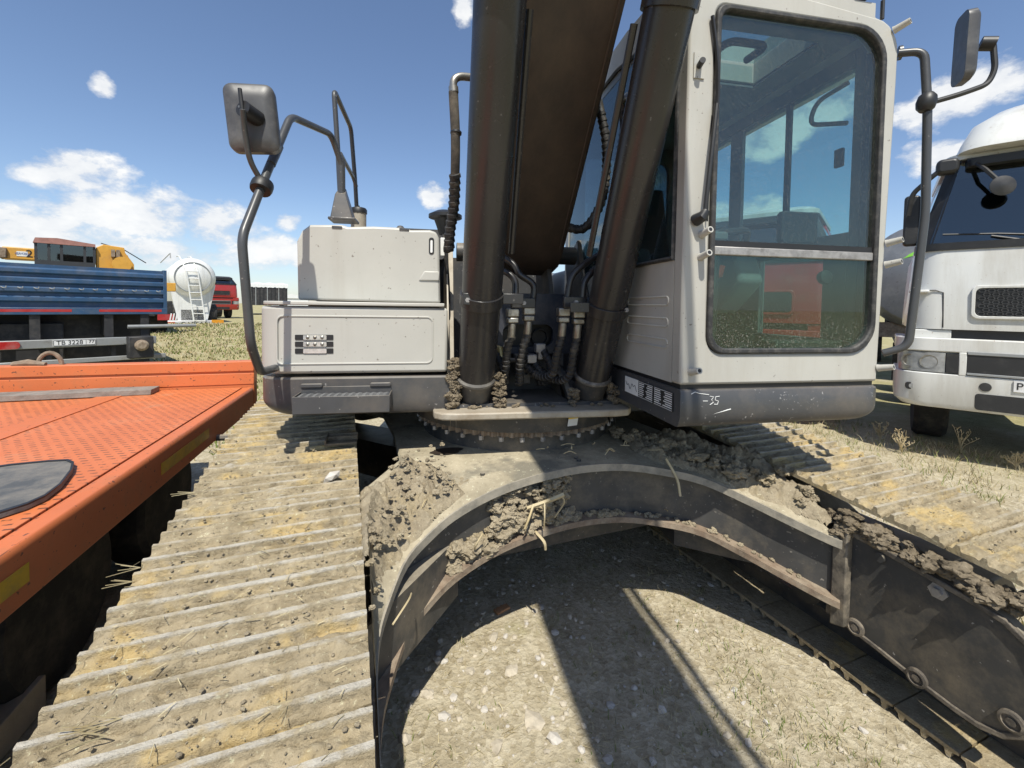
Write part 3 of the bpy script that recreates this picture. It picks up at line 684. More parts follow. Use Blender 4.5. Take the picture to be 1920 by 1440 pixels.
# swing bearing
sb = MB().lathe([(.50, .86), (.60, .86), (.60, .945), (.615, .945), (.615, .985), (.50, .985)], (CX, CY, 0), (0, 0, 1), 72); br = uobj('swing_bearing', sb, frm)
tb = MB(); N2 = 76
outer = []
for k in range(N2*4):
    a = 2*PI*k/(N2*4); r = .640 if k % 4 in (0, 1) else .618; outer.append((CX+r*math.cos(a), CY+r*math.sin(a)))
inner = [(CX+.56*math.cos(2*PI*k/(N2*4)), CY+.56*math.sin(2*PI*k/(N2*4))) for k in range(N2*4)]
tb.ring(outer, inner, .952, .985, 'z'); uobj('toothed_ring', tb, rusty, br)
for k in range(36):
    a = 2*PI*k/36+.03; x, y = CX+.632*math.cos(a), CY+.632*math.sin(a)
    uobj('bolt', MB().lathe([(.001, 0), (.014, 0), (.014, .022), (.001, .022)], (x, y, .931), (0, 0, 1), 6), alu, br)
sk = MB().lathe([(.50, .985), (.66, .985), (.68, 1.075), (.50, 1.075)], (CX, CY, 0), (0, 0, 1), 72); uobj('slew_skirt', sk, frm, br)
# yellow and white caution label
p = Vector((CX, CY, 0)); a = math.atan2(-.60, .22)
d = wz((1066, 789), 1.03)
la = MB(); ang = math.atan2(d.y-CY, d.x-CX)
for z0, z1, mt_, r in ((1.052, 1.064, yell, .682), (1.012, 1.052, whitem, .682)):
    l = MB()
    for k in range(7):
        t = ang-.045+.09*k/6; rr = .664+(z0-.985)/.09*.02+.004; r2 = .664+(z1-.985)/.09*.02+.004
        l.v += [(CX+rr*math.cos(t), CY+rr*math.sin(t), z0), (CX+r2*math.cos(t), CY+r2*math.sin(t), z1)]
    l.f = [(2*k, 2*k+2, 2*k+3, 2*k+1) for k in range(6)]; uobj('caution_label', l, mt_, br)

# ---------------------------------------------------------------- caked mud
def mud_patch(name, poly, hmax, res, seed, mt, parent=None, zb=frame_z, edge=.07, base=.25):
    xs = [p[0] for p in poly]; ys = [p[1] for p in poly]
    def inside(x, y):
        c = False; n = len(poly); j = n-1
        for i in range(n):
            if (poly[i][1] > y) != (poly[j][1] > y) and x < (poly[j][0]-poly[i][0])*(y-poly[i][1])/(poly[j][1]-poly[i][1])+poly[i][0]: c = not c
            j = i
        return c
    def ed(x, y):
        d = 9
        for (a, b) in zip(poly, poly[1:]+poly[:1]):
            A = Vector(a); B = Vector(b); P = Vector((x, y)); t = max(0, min(1, (P-A).dot(B-A)/max(1e-9, (B-A).length_squared))); d = min(d, (P-A-(B-A)*t).length)
        return d
    mb = MB(); idx = {}; nx = int((max(xs)-min(xs))/res)+1; ny = int((max(ys)-min(ys))/res)+1
    for j in range(ny+1):
        for i in range(nx+1):
            x = min(xs)+i*res; y = min(ys)+j*res
            if not inside(x, y): continue
            q = Vector((x, y, seed)); e = min(1, ed(x, y)/edge)
            qw = q+Vector((noise.noise(q*9), noise.noise(q*9+Vector((5, 5, 5))), 0))*.03
            vd = noise.voronoi(qw*13)[0]; cr = min(1, (vd[1]-vd[0])*3.2); vd2 = noise.voronoi(qw*34)[0]; cr2 = min(1, (vd2[1]-vd2[0])*2.6)
            h = hmax*(base+.75*max(0, .5+.9*noise.fractal(q*4.2, 1., 2., 4)))
            k_ = min(1., hmax/.06)
            h += k_*(.026*(cr-.6)*(.4+.6*abs(noise.noise(q*6)))+.013*(cr2-.5)+.008*noise.noise(q*70)+.012*noise.noise(q*26))
            z = zb(x, y)-.012+h*(e**.6)
            idx[(i, j)] = len(mb.v); mb.v.append((x+.006*noise.noise(q*40), y+.006*noise.noise(q*40+Vector((9, 9, 9))), z))
    for (i, j), a in idx.items():
        if (i+1, j) in idx and (i+1, j+1) in idx and (i, j+1) in idx: mb.f.append((a, idx[(i+1, j)], idx[(i+1, j+1)], idx[(i, j+1)]))
    return stuff(uobj(name, mb, mt, parent, smooth=50))
def clods(name, items, mt, parent=None, hs=False, seed=1, flat=.7):
    r = random.Random(seed); mb = MB()
    for (c, s) in items:
        o = Vector((r.random()*40, r.random()*40, r.random()*40)); q = Matrix.Rotation(r.random()*6.28, 3, 'Z'); sx = r.uniform(.8, 1.35); vs = []
        for v in ICO3[0]:
            w = v*s; vd = noise.voronoi(v*2.3+o)[0]
            k = .85+.55*noise.fractal(v*1.1+o, 1., 2., 3)+.42*min(.6, vd[1]-vd[0])+.10*noise.noise(v*9+o)
            w = Vector((w.x*sx, w.y, w.z*flat))*k; vs.append(Vector(c)+q @ w)
        mb.add(vs, ICO3[1])
    ob = hobj(name, mb, mt, parent, smooth=50) if hs else uobj(name, mb, mt, parent, smooth=50)
    return stuff(ob)
mud_patch('caked_mud', [(.05, 1.36), (.14, 1.50), (.24, 1.62), (.36, 1.72), (.50, 1.80), (.46, 1.98), (.40, 2.10), (.27, 2.14), (.16, 1.98), (.05, 1.88)], .085, .0065, 3.3, mudm, deck, edge=.07)
mud_patch('caked_mud', [(.30, 1.70), (.6, 1.80), (.9, 1.84), (1.0, 1.95), (.7, 2.02), (.4, 2.1)], .018, .012, 8.3, mudm, deck, edge=.12, base=.1)
mud_patch('caked_mud', [(1.52, 1.78), (1.68, 1.69), (1.80, 1.55), (1.92, 1.37), (2.0, 1.26), (2.08, 1.25), (2.09, 1.55), (2.06, 1.75), (1.95, 1.98), (1.78, 2.15), (1.55, 2.15), (1.48, 1.95)], .075, .0075, 5.7, mudm, deck, edge=.06)
# clods along the top of the right guard plate, between frame and shoes
r = random.Random(5); it = []
for k in range(26):
    y = .66+.62*k/25; z = .655+.06*(y-.66)+.02; it.append(((2.065+r.uniform(-.02, .03), y+r.uniform(-.02, .02), z+r.uniform(-.015, .03)), r.uniform(.018, .045)))
for k in range(10): it.append(((2.05+r.uniform(-.03, .03), 1.12+r.uniform(-.08, .1), .70+r.uniform(-.03, .05)), r.uniform(.02, .04)))
clods('mud_clods', it, mudd, deck, seed=4)
it = []
for k in range(46):
    t = r.random(); x = 1.50+.55*t; y = 2.1-.75*t+r.uniform(-.08, .12); it.append(((x, y, frame_z(x, y)+.03+r.uniform(0, .03)), r.uniform(.012, .04)))
clods('mud_clods', it, mudm, deck, seed=6)
it = []
for k in range(110):
    x = .06+.42*r.random(); f = front_at(x); y = f.y+.05+r.random()*.42; it.append(((x, y, frame_z(x, y)+.055+.02*r.random()), .004+.012*r.random()**2))
clods('mud_clods', it, mudm, deck, seed=9)
# mud lodged behind the arch lip: on the flange against the web
it = []
for k in range(90):
    x = .42+.62*r.random()**.8; f = front_at(x); i = min(range(len(FC)), key=lambda j: abs(FC[j].x-x)); nn = nr[i]
    hh = r.random(); d = -.045+r.uniform(-.01, .035)*(1-hh*.6); p = f+nn*d
    top = .22 if .62 < x < 1.02 else .10
    it.append(((p.x, p.y, f.z-H+.0+hh*top), r.uniform(.018, .042)))
clods('mud_clods', it, mudm, deck, seed=12)
it = []
for k in range(46):
    t = r.random(); x = 1.03+.95*t; f = front_at(x); i = min(range(len(FC)), key=lambda j: abs(FC[j].x-x)); nn = nr[i]; p = f+nn*(-.04+r.uniform(-.01, .03))
    it.append(((p.x, p.y, f.z-H+.005), r.uniform(.008, .026 if x < 1.3 else .016)))
clods('mud_clods', it, mudm, deck, seed=14)
# bits of root and straw stuck in the mud
rt = MB()
for px, px2, z in [((985, 915), (1020, 905), .72), ((1000, 905), (1010, 950), .70), ((955, 1005), (975, 1015), .60), ((890, 985), (870, 1060), .55)]:
    pass
def stick(pts, r0): rt.tube(spline(pts, 4), r0, 5)
def fp(x, out, dz): 
    f = front_at(x); i = min(range(len(FC)), key=lambda j: abs(FC[j].x-x)); p = f+nr[i]*out; return Vector((p.x, p.y, f.z+dz))
stick([fp(.78, .0, -.14), fp(.86, .06, -.10), fp(.93, .07, -.085)], .010)
stick([fp(.84, .05, -.10), fp(.83, .07, -.16), fp(.84, .05, -.23)], .004)
stick([fp(.92, .07, -.09), fp(.94, .06, -.13), fp(.90, .04, -.2)], .004)
stick([fp(.80, .02, -.12), fp(.76, .05, -.16), fp(.74, .05, -.2)], .006)
stick([fp(.52, .0, -.22), fp(.50, .04, -.17), fp(.53, .05, -.13)], .004)
stick([fp(.11, .03, -.02), fp(.14, .06, -.01), fp(.17, .05, -.05)], .003)
stick([fp(1.52, -.02, .05), fp(1.56, .02, -.03), fp(1.575, .03, -.11)], .007)
stick([fp(.82, .0, -.26), fp(.84, .05, -.29), fp(.85, .05, -.33)], .007)
for k in range(24):
    x = r.uniform(.15, 1.95); p = fp(x, -.05+r.uniform(-.15, .04), .05 if r.random() < .6 else -H+.03); a = r.random()*6.28; l = r.uniform(.03, .08)
    stick([p, p+Vector((math.cos(a)*l*.5, math.sin(a)*l*.5, r.uniform(0, .02))), p+Vector((math.cos(a)*l, math.sin(a)*l, r.uniform(-.02, .03)))], .0022)
stuff(uobj('root_bits', rt, weedm, deck))
# ---------------------------------------------------------------- house: deck and bodies
dk = MB().prism([(-.46, -.60), (.46, -.60), (.46, -.50), (1.30, -.50), (1.30, 1.9), (.9, 2.3), (-.9, 2.3), (-1.30, 1.9), (-1.30, -.45), (-.46, -.45)], 1.085, 1.13, 'z'); hobj('slew_deck', dk, grey)
hobj('underdeck_block', MB().box(.46, 1.25, -.30, 2.2, .985, 1.083), grey, bevel=.01); hobj('underdeck_block', MB().box(-1.25, -.46, .25, 2.2, .985, 1.083), grey, bevel=.01)  # added plates: stop bright ground behind from showing under the house
# thick front deck plate with a rounded nose
fp_ = MB().prism([(-.52, -.40), (-.545, -.58), (-.54, -.66), (-.50, -.70), (-.42, -.715), (.40, -.735), (.47, -.72), (.50, -.68), (.50, -.40)], 1.075, 1.112, 'z'); hobj('front_deck_plate', fp_, beige2, bevel=.008)
# rear body, engine hood, counterweight
hobj('engine_hood', MB().prism(rrect(-1.32, .40, 1.13, 2.02, .08), .62, 2.15, 'y'), grey)
hd = MB().prism(rrect(-.98, -.44, 1.98, 2.20, .07), .42, .95, 'y'); hobj('pump_cover', hd, grey); hobj('hood_knob', MB().lathe([(.035, 0), (.035, .03), (.02, .05), (.004, .055)], (-.80, .6, 2.195), (0, 0, 1), 16), grey)
hobj('counterweight', MB().prism([(-1.33, 2.16), (-1.33, 2.5), (-.8, 2.85), (.8, 2.85), (1.33, 2.5), (1.33, 2.16)], 1.13, 2.05, 'z'), grey, bevel=.04)
hobj('battery_box', MB().box(.52, 1.32, .50, 2.15, 1.135, 1.95), beige, bevel=.02)
hobj('fuel_tank', MB().box(-1.30, -.52, -.04, .60, 1.135, 1.975), beige, bevel=.03)

# upper left tool box with chamfered corner
def left_box():
    V0, V1 = -.40, -.045
    P = [hv((558, 562), V0), hv((556, 452), V0), hv((566, 432), V0), hv((581, 421), V0), hv((640, 421), V0), hv((652, 425), V0), hv((700, 424), V0), hv((760, 427), V0), hv((770, 431), V0), hv((806, 431), V0), hv((818, 435), V0), hv((823, 446), V0), hv((826, 569), V0)]
    poly = [(p.x, p.z) for p in P]
    b = hobj('tool_box', MB().prism(poly, V0, V1, 'y'), beige, bevel=.012)
    c = hv((809, 461), V0-.002)
    hobj('sight_slot', MB().prism(rrect(c.x-.014, c.x+.014, c.z-.045, c.z+.045, .013), V0-.004, V0+.004, 'y'), blackm, b)
    hobj('sight_glass', MB().prism(rrect(c.x-.006, c.x+.006, c.z-.038, c.z+.030, .005), V0-.007, V0-.002, 'y'), whitem, b)
    # pressed recess lower right
    p0, p1 = hv((785, 508), V0), hv((825, 527), V0)
    hobj('pressed_ridge', MB().prism([(p0.x, p1.z), (p1.x-.004, p1.z), (p1.x-.004, p0.z), (p0.x+.03, p0.z)], V0-.008, V0+.004, 'y'), beige, b, bevel=.006)
    s = MB()
    for px in ((632, 424), (758, 428)):
        q = hv(px, V0); s.prism(rrect(q.x-.026, q.x+.026, q.z-.012, q.z+.0, .004), V0-.004, V0+.003, 'y')
    hobj('lid_notch', s, grey, b)
    return b
left_box()
# lower left panel with rounded outer corner, embossed field and lamp slots
def rounded_front(u0, u1, vf, vb, r, n=8):          # plan outline, rounded at the outer (left) front corner
    P = [(u1, vf)]
    for k in range(n+1):
        t = -.5*PI-.5*PI*k/n; P.append((u0+r+r*math.cos(t), vf+r+r*math.sin(t)))
    return P+[(u0, vb), (u1, vb)]
VP_ = -.60
pan = MB().prism(rounded_front(-1.395, -.473, VP_, -.02, .16), 1.300, 1.628, 'z'); pan = hobj('side_panel', pan, beige, bevel=.014)
lip = MB().prism(rounded_front(-1.38, -.49, VP_-.012, -.02, .15), 1.634, 1.652, 'z'); hobj('panel_lip', lip, beige, bevel=.004)
e0, e1 = rrect(-1.285, -.545, 1.345, 1.585, .03), rrect(-1.277, -.553, 1.353, 1.577, .024)
hobj('embossed_ridge', MB().ring(e0, e1, VP_-.004, VP_+.004, 'y'), beige, pan, bevel=.002)
# lamp slots
lampm = mat('lamp_lens', (.62, .63, .64), .15, metal=.5, noise_amt=.25, nscale=40)
for k in range(3):
    z = 1.478-.033*k
    hobj('vent_slot', MB().prism(rrect(-1.20, -1.025, z-.0125, z+.0125, .004), VP_-.003, VP_+.004, 'y'), blackm, pan)
for k in range(3):
    z = 1.478-.033*k
    lm = hobj('work_lamp', MB().prism(rrect(-1.162, -1.056, z-.0115, z+.0115, .004), VP_-.0055, VP_+.002, 'y'), lampm, pan)
    if k < 2:
        for j in range(3): hobj('lens', MB().lathe([(.001, 0), (.009, 0), (.006, .003), (.001, .004)], (-1.142+.033*j, VP_-.0055, z), (0, -1, 0), 12), steel, lm)
# charcoal bumper below, with mesh step
def loft(secs, closed_caps=True):
    mb = MB(); n = len(secs[0])
    for q_ in secs: mb.v += list(q_)
    mb.f = [(i*n+k, i*n+(k+1) % n, (i+1)*n+(k+1) % n, (i+1)*n+k) for i in range(len(secs)-1) for k in range(n)]+[tuple(range(n-1, -1, -1)), tuple((len(secs)-1)*n+k for k in range(n))]
    return mb
sec = []
for k in range(9):
    t = k/8*PI/2; R_ = .105; ins = R_*(1-math.sin(t)); zl = 1.095+R_*.75*(1-math.cos(t))
    sec.append([(x, y, zl) for x, y in rounded_front(-1.385+ins, -.462, VP_-.01+ins*.22, -.02, .15)])
sec.append([(x, y, 1.275) for x, y in rounded_front(-1.385, -.462, VP_-.01, -.02, .15)]); sec.append([(x, y, 1.283) for x, y in rounded_front(-1.375, -.470, VP_-.002, -.02, .145)])
bu = hobj('left_bumper', loft(sec), grey, smooth=40)
st = MB(); u0, u1 = -1.175, -.745; vf, vb = -.735, VP_-.012
st.box(u0, u1, vf, vf+.006, 1.135, 1.215).box(u0, u0+.006, vf+.006, vb, 1.135, 1.215).box(u1-.006, u1, vf+.006, vb, 1.135, 1.215).box(u0+.006, u1-.006, vb-.006, vb, 1.135, 1.24).box(u0+.006, u1-.006, vf+.006, vb-.006, 1.135, 1.14)
stp = hobj('step', st, grey, bevel=.002)
me_ = MB(); n = 26
for j in range(9):
    v0 = vf+.010+j*.0125
    me_.tube([(u0+.006+(u1-u0-.012)*i/n, v0+(.006 if i % 2 else -.004), 1.205+(.003 if i % 2 else 0)) for i in range(n+1)], .0016, 4)
hobj('tread_mesh', me_, railm, stp)
for uu in (-1.12, -.80): hobj('bracket', MB().prism(rrect(uu-.05, uu+.05, 1.236, 1.256, .008), VP_-.026, VP_-.012, 'y'), grey, stp, bevel=.003)

# ---- left handrails and mirror
def rail(name, pts, r=.0165, fr=.06, mt=None, parent=None): return hobj(name, MB().tube(fillet(pts, fr, 6), r, 14), mt or railm, parent)
hr = rail('handrail', [hv((516, 690), -.60), hv((488, 698), -.84), hv((470, 645), -.96), hv((453, 445), -.98), hv((500, 325), -.80), hv((545, 218), -.58), hv((621, 252), -.20), hv((641, 310), -.14), hv((641, 402), -.14)], .0175, .05)
def cuff(a, b, r, mt, parent): return hobj('socket', MB().cyl(a, b, r, n=16), mt, parent)
cuff(hv((640, 302), -.14), hv((641, 400), -.14), .0215, railm, hr)
cuff(hv((523, 275), -.69), hv((508, 308), -.77), .0192, railm, hr)
q = hv((640, 350), -.14); q2 = hv((640, 412), -.14)
hobj('rail_bracket', MB().add([(q.x-.03, -.17, q.z-.05), (q.x+.03, -.17, q.z-.05), (q.x+.02, -.11, q.z), (q.x-.02, -.11, q.z), (q2.x-.05, -.20, q2.z), (q2.x+.075, -.20, q2.z), (q2.x+.075, -.08, q2.z), (q2.x-.05, -.08, q2.z)], [(0, 1, 2, 3), (4, 7, 6, 5), (0, 4, 5, 1), (1, 5, 6, 2), (2, 6, 7, 3), (3, 7, 4, 0)]).box(q2.x-.06, q2.x+.09, -.21, -.07, q2.z-.012, q2.z+.004), grey, hr, bevel=.005)
h2 = rail('handrail', [hv((640, 410), .0), hv((634, 290), .0), hv((626, 168), .0), hv((658, 240), .45), hv((666, 340), .50), hv((669, 395), .52)], .015, .05)
rail('cross_rail', [hv((638, 288), .0), hv((662, 332), .46), hv((668, 350), .5)], .013, .03, parent=h2)
# filler neck
q = hv((671, 415), .05); fn = hobj('filler_neck', MB().cyl((q.x, .08, 1.99), (q.x, .08, q.z+.055), .047, n=24), beige2)
hobj('filler_cap', MB().lathe([(.04, 0), (.052, 0), (.052, .022), (.044, .034), (.01, .036)], (q.x, .08, q.z+.055), (0, 0, 1), 12).cyl((q.x, .08, q.z+.085), (q.x, .08, q.z+.105), .006), blackm, fn)
# mirror on its arm
mr = rail('mirror_arm', [hv((493, 345), -.83), hv((468, 302), -.88), hv((458, 240), -.92), hv((455, 205), -.95)], .011, .04)
q = hv((491, 350), -.84)
ax = (hv((500, 325), -.80)-hv((453, 445), -.98)).normalized()
hobj('clamp', MB().lathe([(.012, -.022), (.040, -.022), (.043, -.012), (.043, .012), (.040, .022), (.012, .022)], q, ax, 20), blackm, mr)
def mirror_body(c, w, h, tilt, yaw, parent, mt=blackm, d=.05):
    A = rrect(-w/2, w/2, -h/2, h/2, .035, 5); M3 = Matrix.Rotation(yaw, 3, 'Z') @ Matrix.Rotation(tilt, 3, 'Y'); mb = MB(); n = len(A)
    secs = [(1., d), (1., d*.35), (.90, .006), (.6, 0)]
    vs = []
    for s, y in secs: vs += [Vector(c)+M3 @ Vector((a*s, y, b*s)) for a, b in A]
    F = [(i*n+k, i*n+(k+1) % n, (i+1)*n+(k+1) % n, (i+1)*n+k) for i in range(len(secs)-1) for k in range(n)]+[tuple(range(n-1, -1, -1)), tuple(3*n+k for k in range(n))]
    mb.add(vs, F); return hobj('mirror_head', mb, mt, parent, smooth=40)
mirror_plastic = mat('mirror_plastic', (.065, .065, .067), .42, noise_amt=.12, dirt=(.17, .165, .16), dirt_amt=.35, dirt_scale=6)
c = hv((470, 218), -.87); mh = mirror_body(c, .188, .275, -.10, .12, mr, mirror_plastic)
k_ = hv((455, 203), -.93); hobj('pivot_knob', MB().cyl(k_, k_+Vector((.03, .07, -.01)), .032, n=20), blackm, mr)
hobj('pivot_stem', MB().tube([k_+Vector((0, -.002, -.02)), k_+Vector((-.01, .0, .075))], .008, 8), blackm, mr)
for dx in (-.012, .014): hobj('screw', MB().lathe([(.001, 0), (.005, 0), (.005, .002), (.001, .002)], k_+Vector((dx, -.0, .005)), (-.4, -1, .1), 8), steel, mr)

# ---- exhaust stack / air cleaner cap between tool box and boom
q = hv((835, 412), .1); hobj('pre_cleaner', MB().lathe([(.04, -.10), (.06, -.04), (.075, 0), (.11, .01), (.11, .03), (.06, .055), (.02, .06)], (q.x, .1, q.z), (0, 0, 1), 24), blackm)

# ---------------------------------------------------------------- boom and cylinders
UB = .25
def boom_line(u, pxs): return [hu(p, u) for p in pxs]
bl_ = boom_line(UB, [(1055, 480), (1175, 0)]); A0, A1 = bl_
dirv = (A1-A0).normalized(); nrm_ = Vector((0, -dirv.z, dirv.y)); nrm_ = nrm_ if nrm_.y > 0 else -nrm_      # up and back
def bq(t, h): return Vector((0, A0.y, A0.z))+Vector((0, dirv.y, dirv.z))*t+Vector((0, nrm_.y, nrm_.z))*h
TB0 = 2.30                                   # length of the steep lower section before the bend
o = bq(TB0, 0); FW = Vector((0, -.97, .24))    # after the bend the boom runs out forward
prof = [bq(-.10, .02), bq(.0, 0), bq(1.2, .0), bq(TB0, 0), o+FW*.35+Vector((0, 0, .03)), o+FW*3.6, o+FW*3.6+Vector((0, .05, .42)), o+FW*1.2+Vector((0, .1, .78)), bq(TB0+.55, .95), bq(TB0, .95), bq(1.2, .72), bq(.2, .45), bq(-.22, .30), bq(-.28, .16)]
bm_ = MB().prism([(p.y, p.z) for p in prof], -UB, UB, 'x'); boom = hobj('boom', bm_, boomm, bevel=.012)
hobj('boom_foot_pin', MB().cyl((-.40, bq(-.12, .18).y, bq(-.12, .18).z), (.40, bq(-.12, .18).y, bq(-.12, .18).z), .06), frm, boom)
hobj('boom_pipe', MB().tube([Vector((UB+.09, bq(1.6, .1).y, bq(1.6, .1).z)), Vector((UB+.09, bq(TB0, .02).y, bq(TB0, .02).z)), Vector((UB+.09, (o+FW*3.4).y, (o+FW*3.4).z))], .022, 8), cylm, boom)
# weld bead up the underside edges
for s in (-1, 1): hobj('weld_seam', MB().tube([Vector((s*(UB-.03), bq(.05, -.004).y, bq(.05, -.004).z)), Vector((s*(UB-.03), bq(TB0-.02, -.004).y, bq(TB0-.02, -.004).z))], .006, 6), boomm, boom)
UC = .32; RC = .095
def cyl_path(side):
    if side < 0: P = [hu((893, 690), -UC), hu((931, 0), -UC)]
    else: P = [hu((1119, 690), UC), hu((1284, 0), UC)]
    return P
mid = [(a+b)*.5 for a, b in zip(cyl_path(-1), cyl_path(1))]      # both cylinders share one inclination
C0 = Vector((0, mid[0].y, mid[0].z)); CD = (Vector((0, mid[1].y, mid[1].z))-C0).normalized()
def cp(side, t, du=0, dn=0): return Vector((side*UC+du, 0, 0))+C0+CD*t+Vector((0, CD.z, -CD.y))*(-dn)
chrome = mat('chrome_rod', (.7, .7, .7), .12, metal=1., noise_amt=.03)
cyls = []
for s in (-1, 1):
    a = -.05
    b = MB().tube([cp(s, a), cp(s, 1.62)], RC, 40); cy = hobj('boom_cylinder', b, cylm); cyls.append(cy)
    hobj('end_collar', MB().lathe([(RC*.92, -.014), (RC+.010, -.008), (RC+.010, .004), (RC, .014)], cp(s, a), CD, 40), mat('worn_collar', (.085, .078, .068), .55, noise_amt=.3, dirt=(.34, .31, .26), dirt_amt=.35, dirt_scale=14), cy)
    hobj('cylinder_base', MB().tube([cp(s, a-.02), cp(s, a-.10), cp(s, a-.16)], [RC*.95, RC*.9, RC*.82], 28), frm, cy)
    e = cp(s, a-.20); hobj('base_eye', MB().cyl(e+Vector((-.07, 0, 0)), e+Vector((.07, 0, 0)), .085, n=28), frm, cy)
    hobj('gland', MB().lathe([(RC, 0), (RC+.012, 0), (RC+.012, .12), (.05, .13)], cp(s, 1.60), CD, 32), cylm, cy)
    hobj('piston_rod', MB().tube([cp(s, 1.7), cp(s, 2.75)], .048, 24), chrome, cy)
    hobj('pin_boss', MB().cyl(e+Vector((-.14, 0, 0)), e+Vector((.14, 0, 0)), .038), frm, cy)
    # pipe clamp band
    t0 = .40 if s < 0 else .36
    band = MB().lathe([(RC+.001, -.028), (RC+.009, -.028), (RC+.009, .028), (RC+.001, .028)], cp(s, t0), CD, 40)
    lugd = -.02
    lc = cp(s, t0, du=-s*RC*.0, dn=0)+Vector((-s*(RC+.02) if s > 0 else (RC+.02), 0, 0)); 
    bd = hobj('pipe_clamp', band, cylm, cy, bevel=.002)
    lc = cp(s, t0)+Vector((-s*(RC+.055), -.02, 0)); hobj('clamp_arm', MB().box(lc.x-.05, lc.x+.05, lc.y-.006, lc.y+.006, lc.z-.025, lc.z+.025), cylm, cy, bevel=.003)
    lc = cp(s, t0)+Vector((s*(RC*.75) if s > 0 else -RC*.75, -RC*.72, -.01)); hobj('clamp_bolt', MB().lathe([(.001, 0), (.012, 0), (.012, .014), (.001, .014)], lc, (0, -1, 0), 6), alu, cy)
    if s < 0: hobj('clamp_lug', MB().box(-UC-RC*.98, -UC-RC*.45, lc.y-.012, lc.y+.004, lc.z-.022, lc.z+.032), cylm, cy, bevel=.003)
    # steel pipe along the barrel
    hobj('oil_pipe', MB().tube([cp(s, .62, du=-s*(RC+.035), dn=-.03), cp(s, 1.55, du=-s*(RC+.02), dn=-.03)], .015, 10), cylm, cy)
# ---- brackets for cylinder feet and boom foot
def bracket(u0, u1):
    e = cp(1, -.25)
    return MB().prism([(e.y-.10, 1.11), (e.y+.55, 1.11), (e.y+.75, 1.95), (e.y+.50, 2.10), (e.y+.36, 1.75), (e.y+.16, e.z+.16), (e.y+.02, e.z+.13), (e.y-.085, e.z+.06), (e.y-.11, e.z-.04)], u0, u1, 'x')
hobj('bracket_plate', bracket(-.455, -.425), beige2, bevel=.006)
hobj('bracket_plate', bracket(-.215, -.185), frm, bevel=.006)
hobj('bracket_plate', bracket(.185, .215), frm, bevel=.006)
hobj('bracket_plate', bracket(.415, .445), frm, bevel=.006)
# mud packed on the bracket feet
r = random.Random(21); it = []
for uu, n, zt in ((-.44, 90, .26), (-.20, 60, .17), (.20, 20, .08), (.43, 20, .1)):
    for k in range(n):
        h = r.random(); it.append(((uu+r.uniform(-.028, .028), cp(1, -.25).y-.10-.02*r.random()-.015*(1-h), 1.122+h*zt), r.uniform(.007, .019)))
for k in range(22): it.append(((r.uniform(-.42, -.10), cp(1, -.25).y-.13+r.uniform(-.02, .06), 1.118), r.uniform(.006, .018)))
for k in range(14): it.append(((r.uniform(.0, .45), -.62+r.uniform(-.03, .08), 1.12), r.uniform(.006, .016)))
clods('mud_clods', it, mudd, None, True, 22)
mz = lambda x, y: 1.114
# ---- centre wall behind the hoses
cw = MB().ring(rrect(-.185, .30, 1.36, 1.72, .05), rrect(-.14, .17, 1.40, 1.535, .05), -.30, -.27, 'y'); wall = hobj('manifold_plate', cw, bluepl)
hobj('manifold_back', MB().box(-.20, .19, -.22, -.20, 1.13, 1.72), blackm, wall)
for uu in (-.10, .10): hobj('hose_port', MB().lathe([(.03, 0), (.052, 0), (.052, .03), (.045, .03), (.04, .005), (.03, .005)], (uu, -.235, 1.455), (0, -1, 0), 28), blackm, wall)
hobj('cross_member', MB().box(-.185, .185, -.20, -.05, 1.13, 1.70), frm, wall)
# swivel manifold block with fittings
vb_ = MB().box(-.07, .05, -.36, -.28, 1.24, 1.36); vbk = hobj('valve_block', vb_, frm, bevel=.006)
hobj('pipe_stub', MB().cyl((-.19, -.34, 1.325), (.17, -.34, 1.325), .014), frm, vbk)
for uu, zz in ((.09, 1.345), (.10, 1.30), (.03, 1.26), (-.02, 1.22)): hobj('flange_fitting', MB().box(uu-.035, uu+.035, -.39, -.33, zz-.028, zz+.028), frm, vbk, bevel=.005)
def hose(name, pts, rr, mt, ribs=0, parent=None, n=12):
    P = spline(pts, 10); h = hobj(name, MB().tube(P, rr, n), mt, parent)
    if ribs:
        w = MB()
        L = [0]
        for a, b in zip(P, P[1:]): L.append(L[-1]+(b-a).length)
        s = .0
        while s < L[-1]:
            for i in range(len(P)-1):
                if L[i] <= s <= L[i+1]:
                    p = P[i].lerp(P[i+1], (s-L[i])/max(1e-6, L[i+1]-L[i])); t = (P[i+1]-P[i]).normalized(); tilt = (t+Vector((.25, 0, 0))).normalized()
                    w.lathe([(rr*.98, -ribs*.34), (rr*1.16, -ribs*.26), (rr*1.16, ribs*.26), (rr*.98, ribs*.34)], p, tilt, 12); break
            s += ribs
        hobj('spiral_guard', w, mt, h)
    return h
VH = -.62
def fitting_pair(pxs, bracket_px, vv):
    br_ = [hv(p, vv) for p in bracket_px]
    b = hobj('hose_bracket', MB().box(br_[0].x, br_[1].x, vv-.012, vv+.012, br_[1].z, br_[0].z), cylm, bevel=.004)
    c = (br_[0]+br_[1])*.5; hobj('bolt', MB().lathe([(.001, 0), (.012, 0), (.012, .014), (.001, .014)], (c.x, vv-.012, c.z), (0, -1, 0), 6), alu, b)
    return b
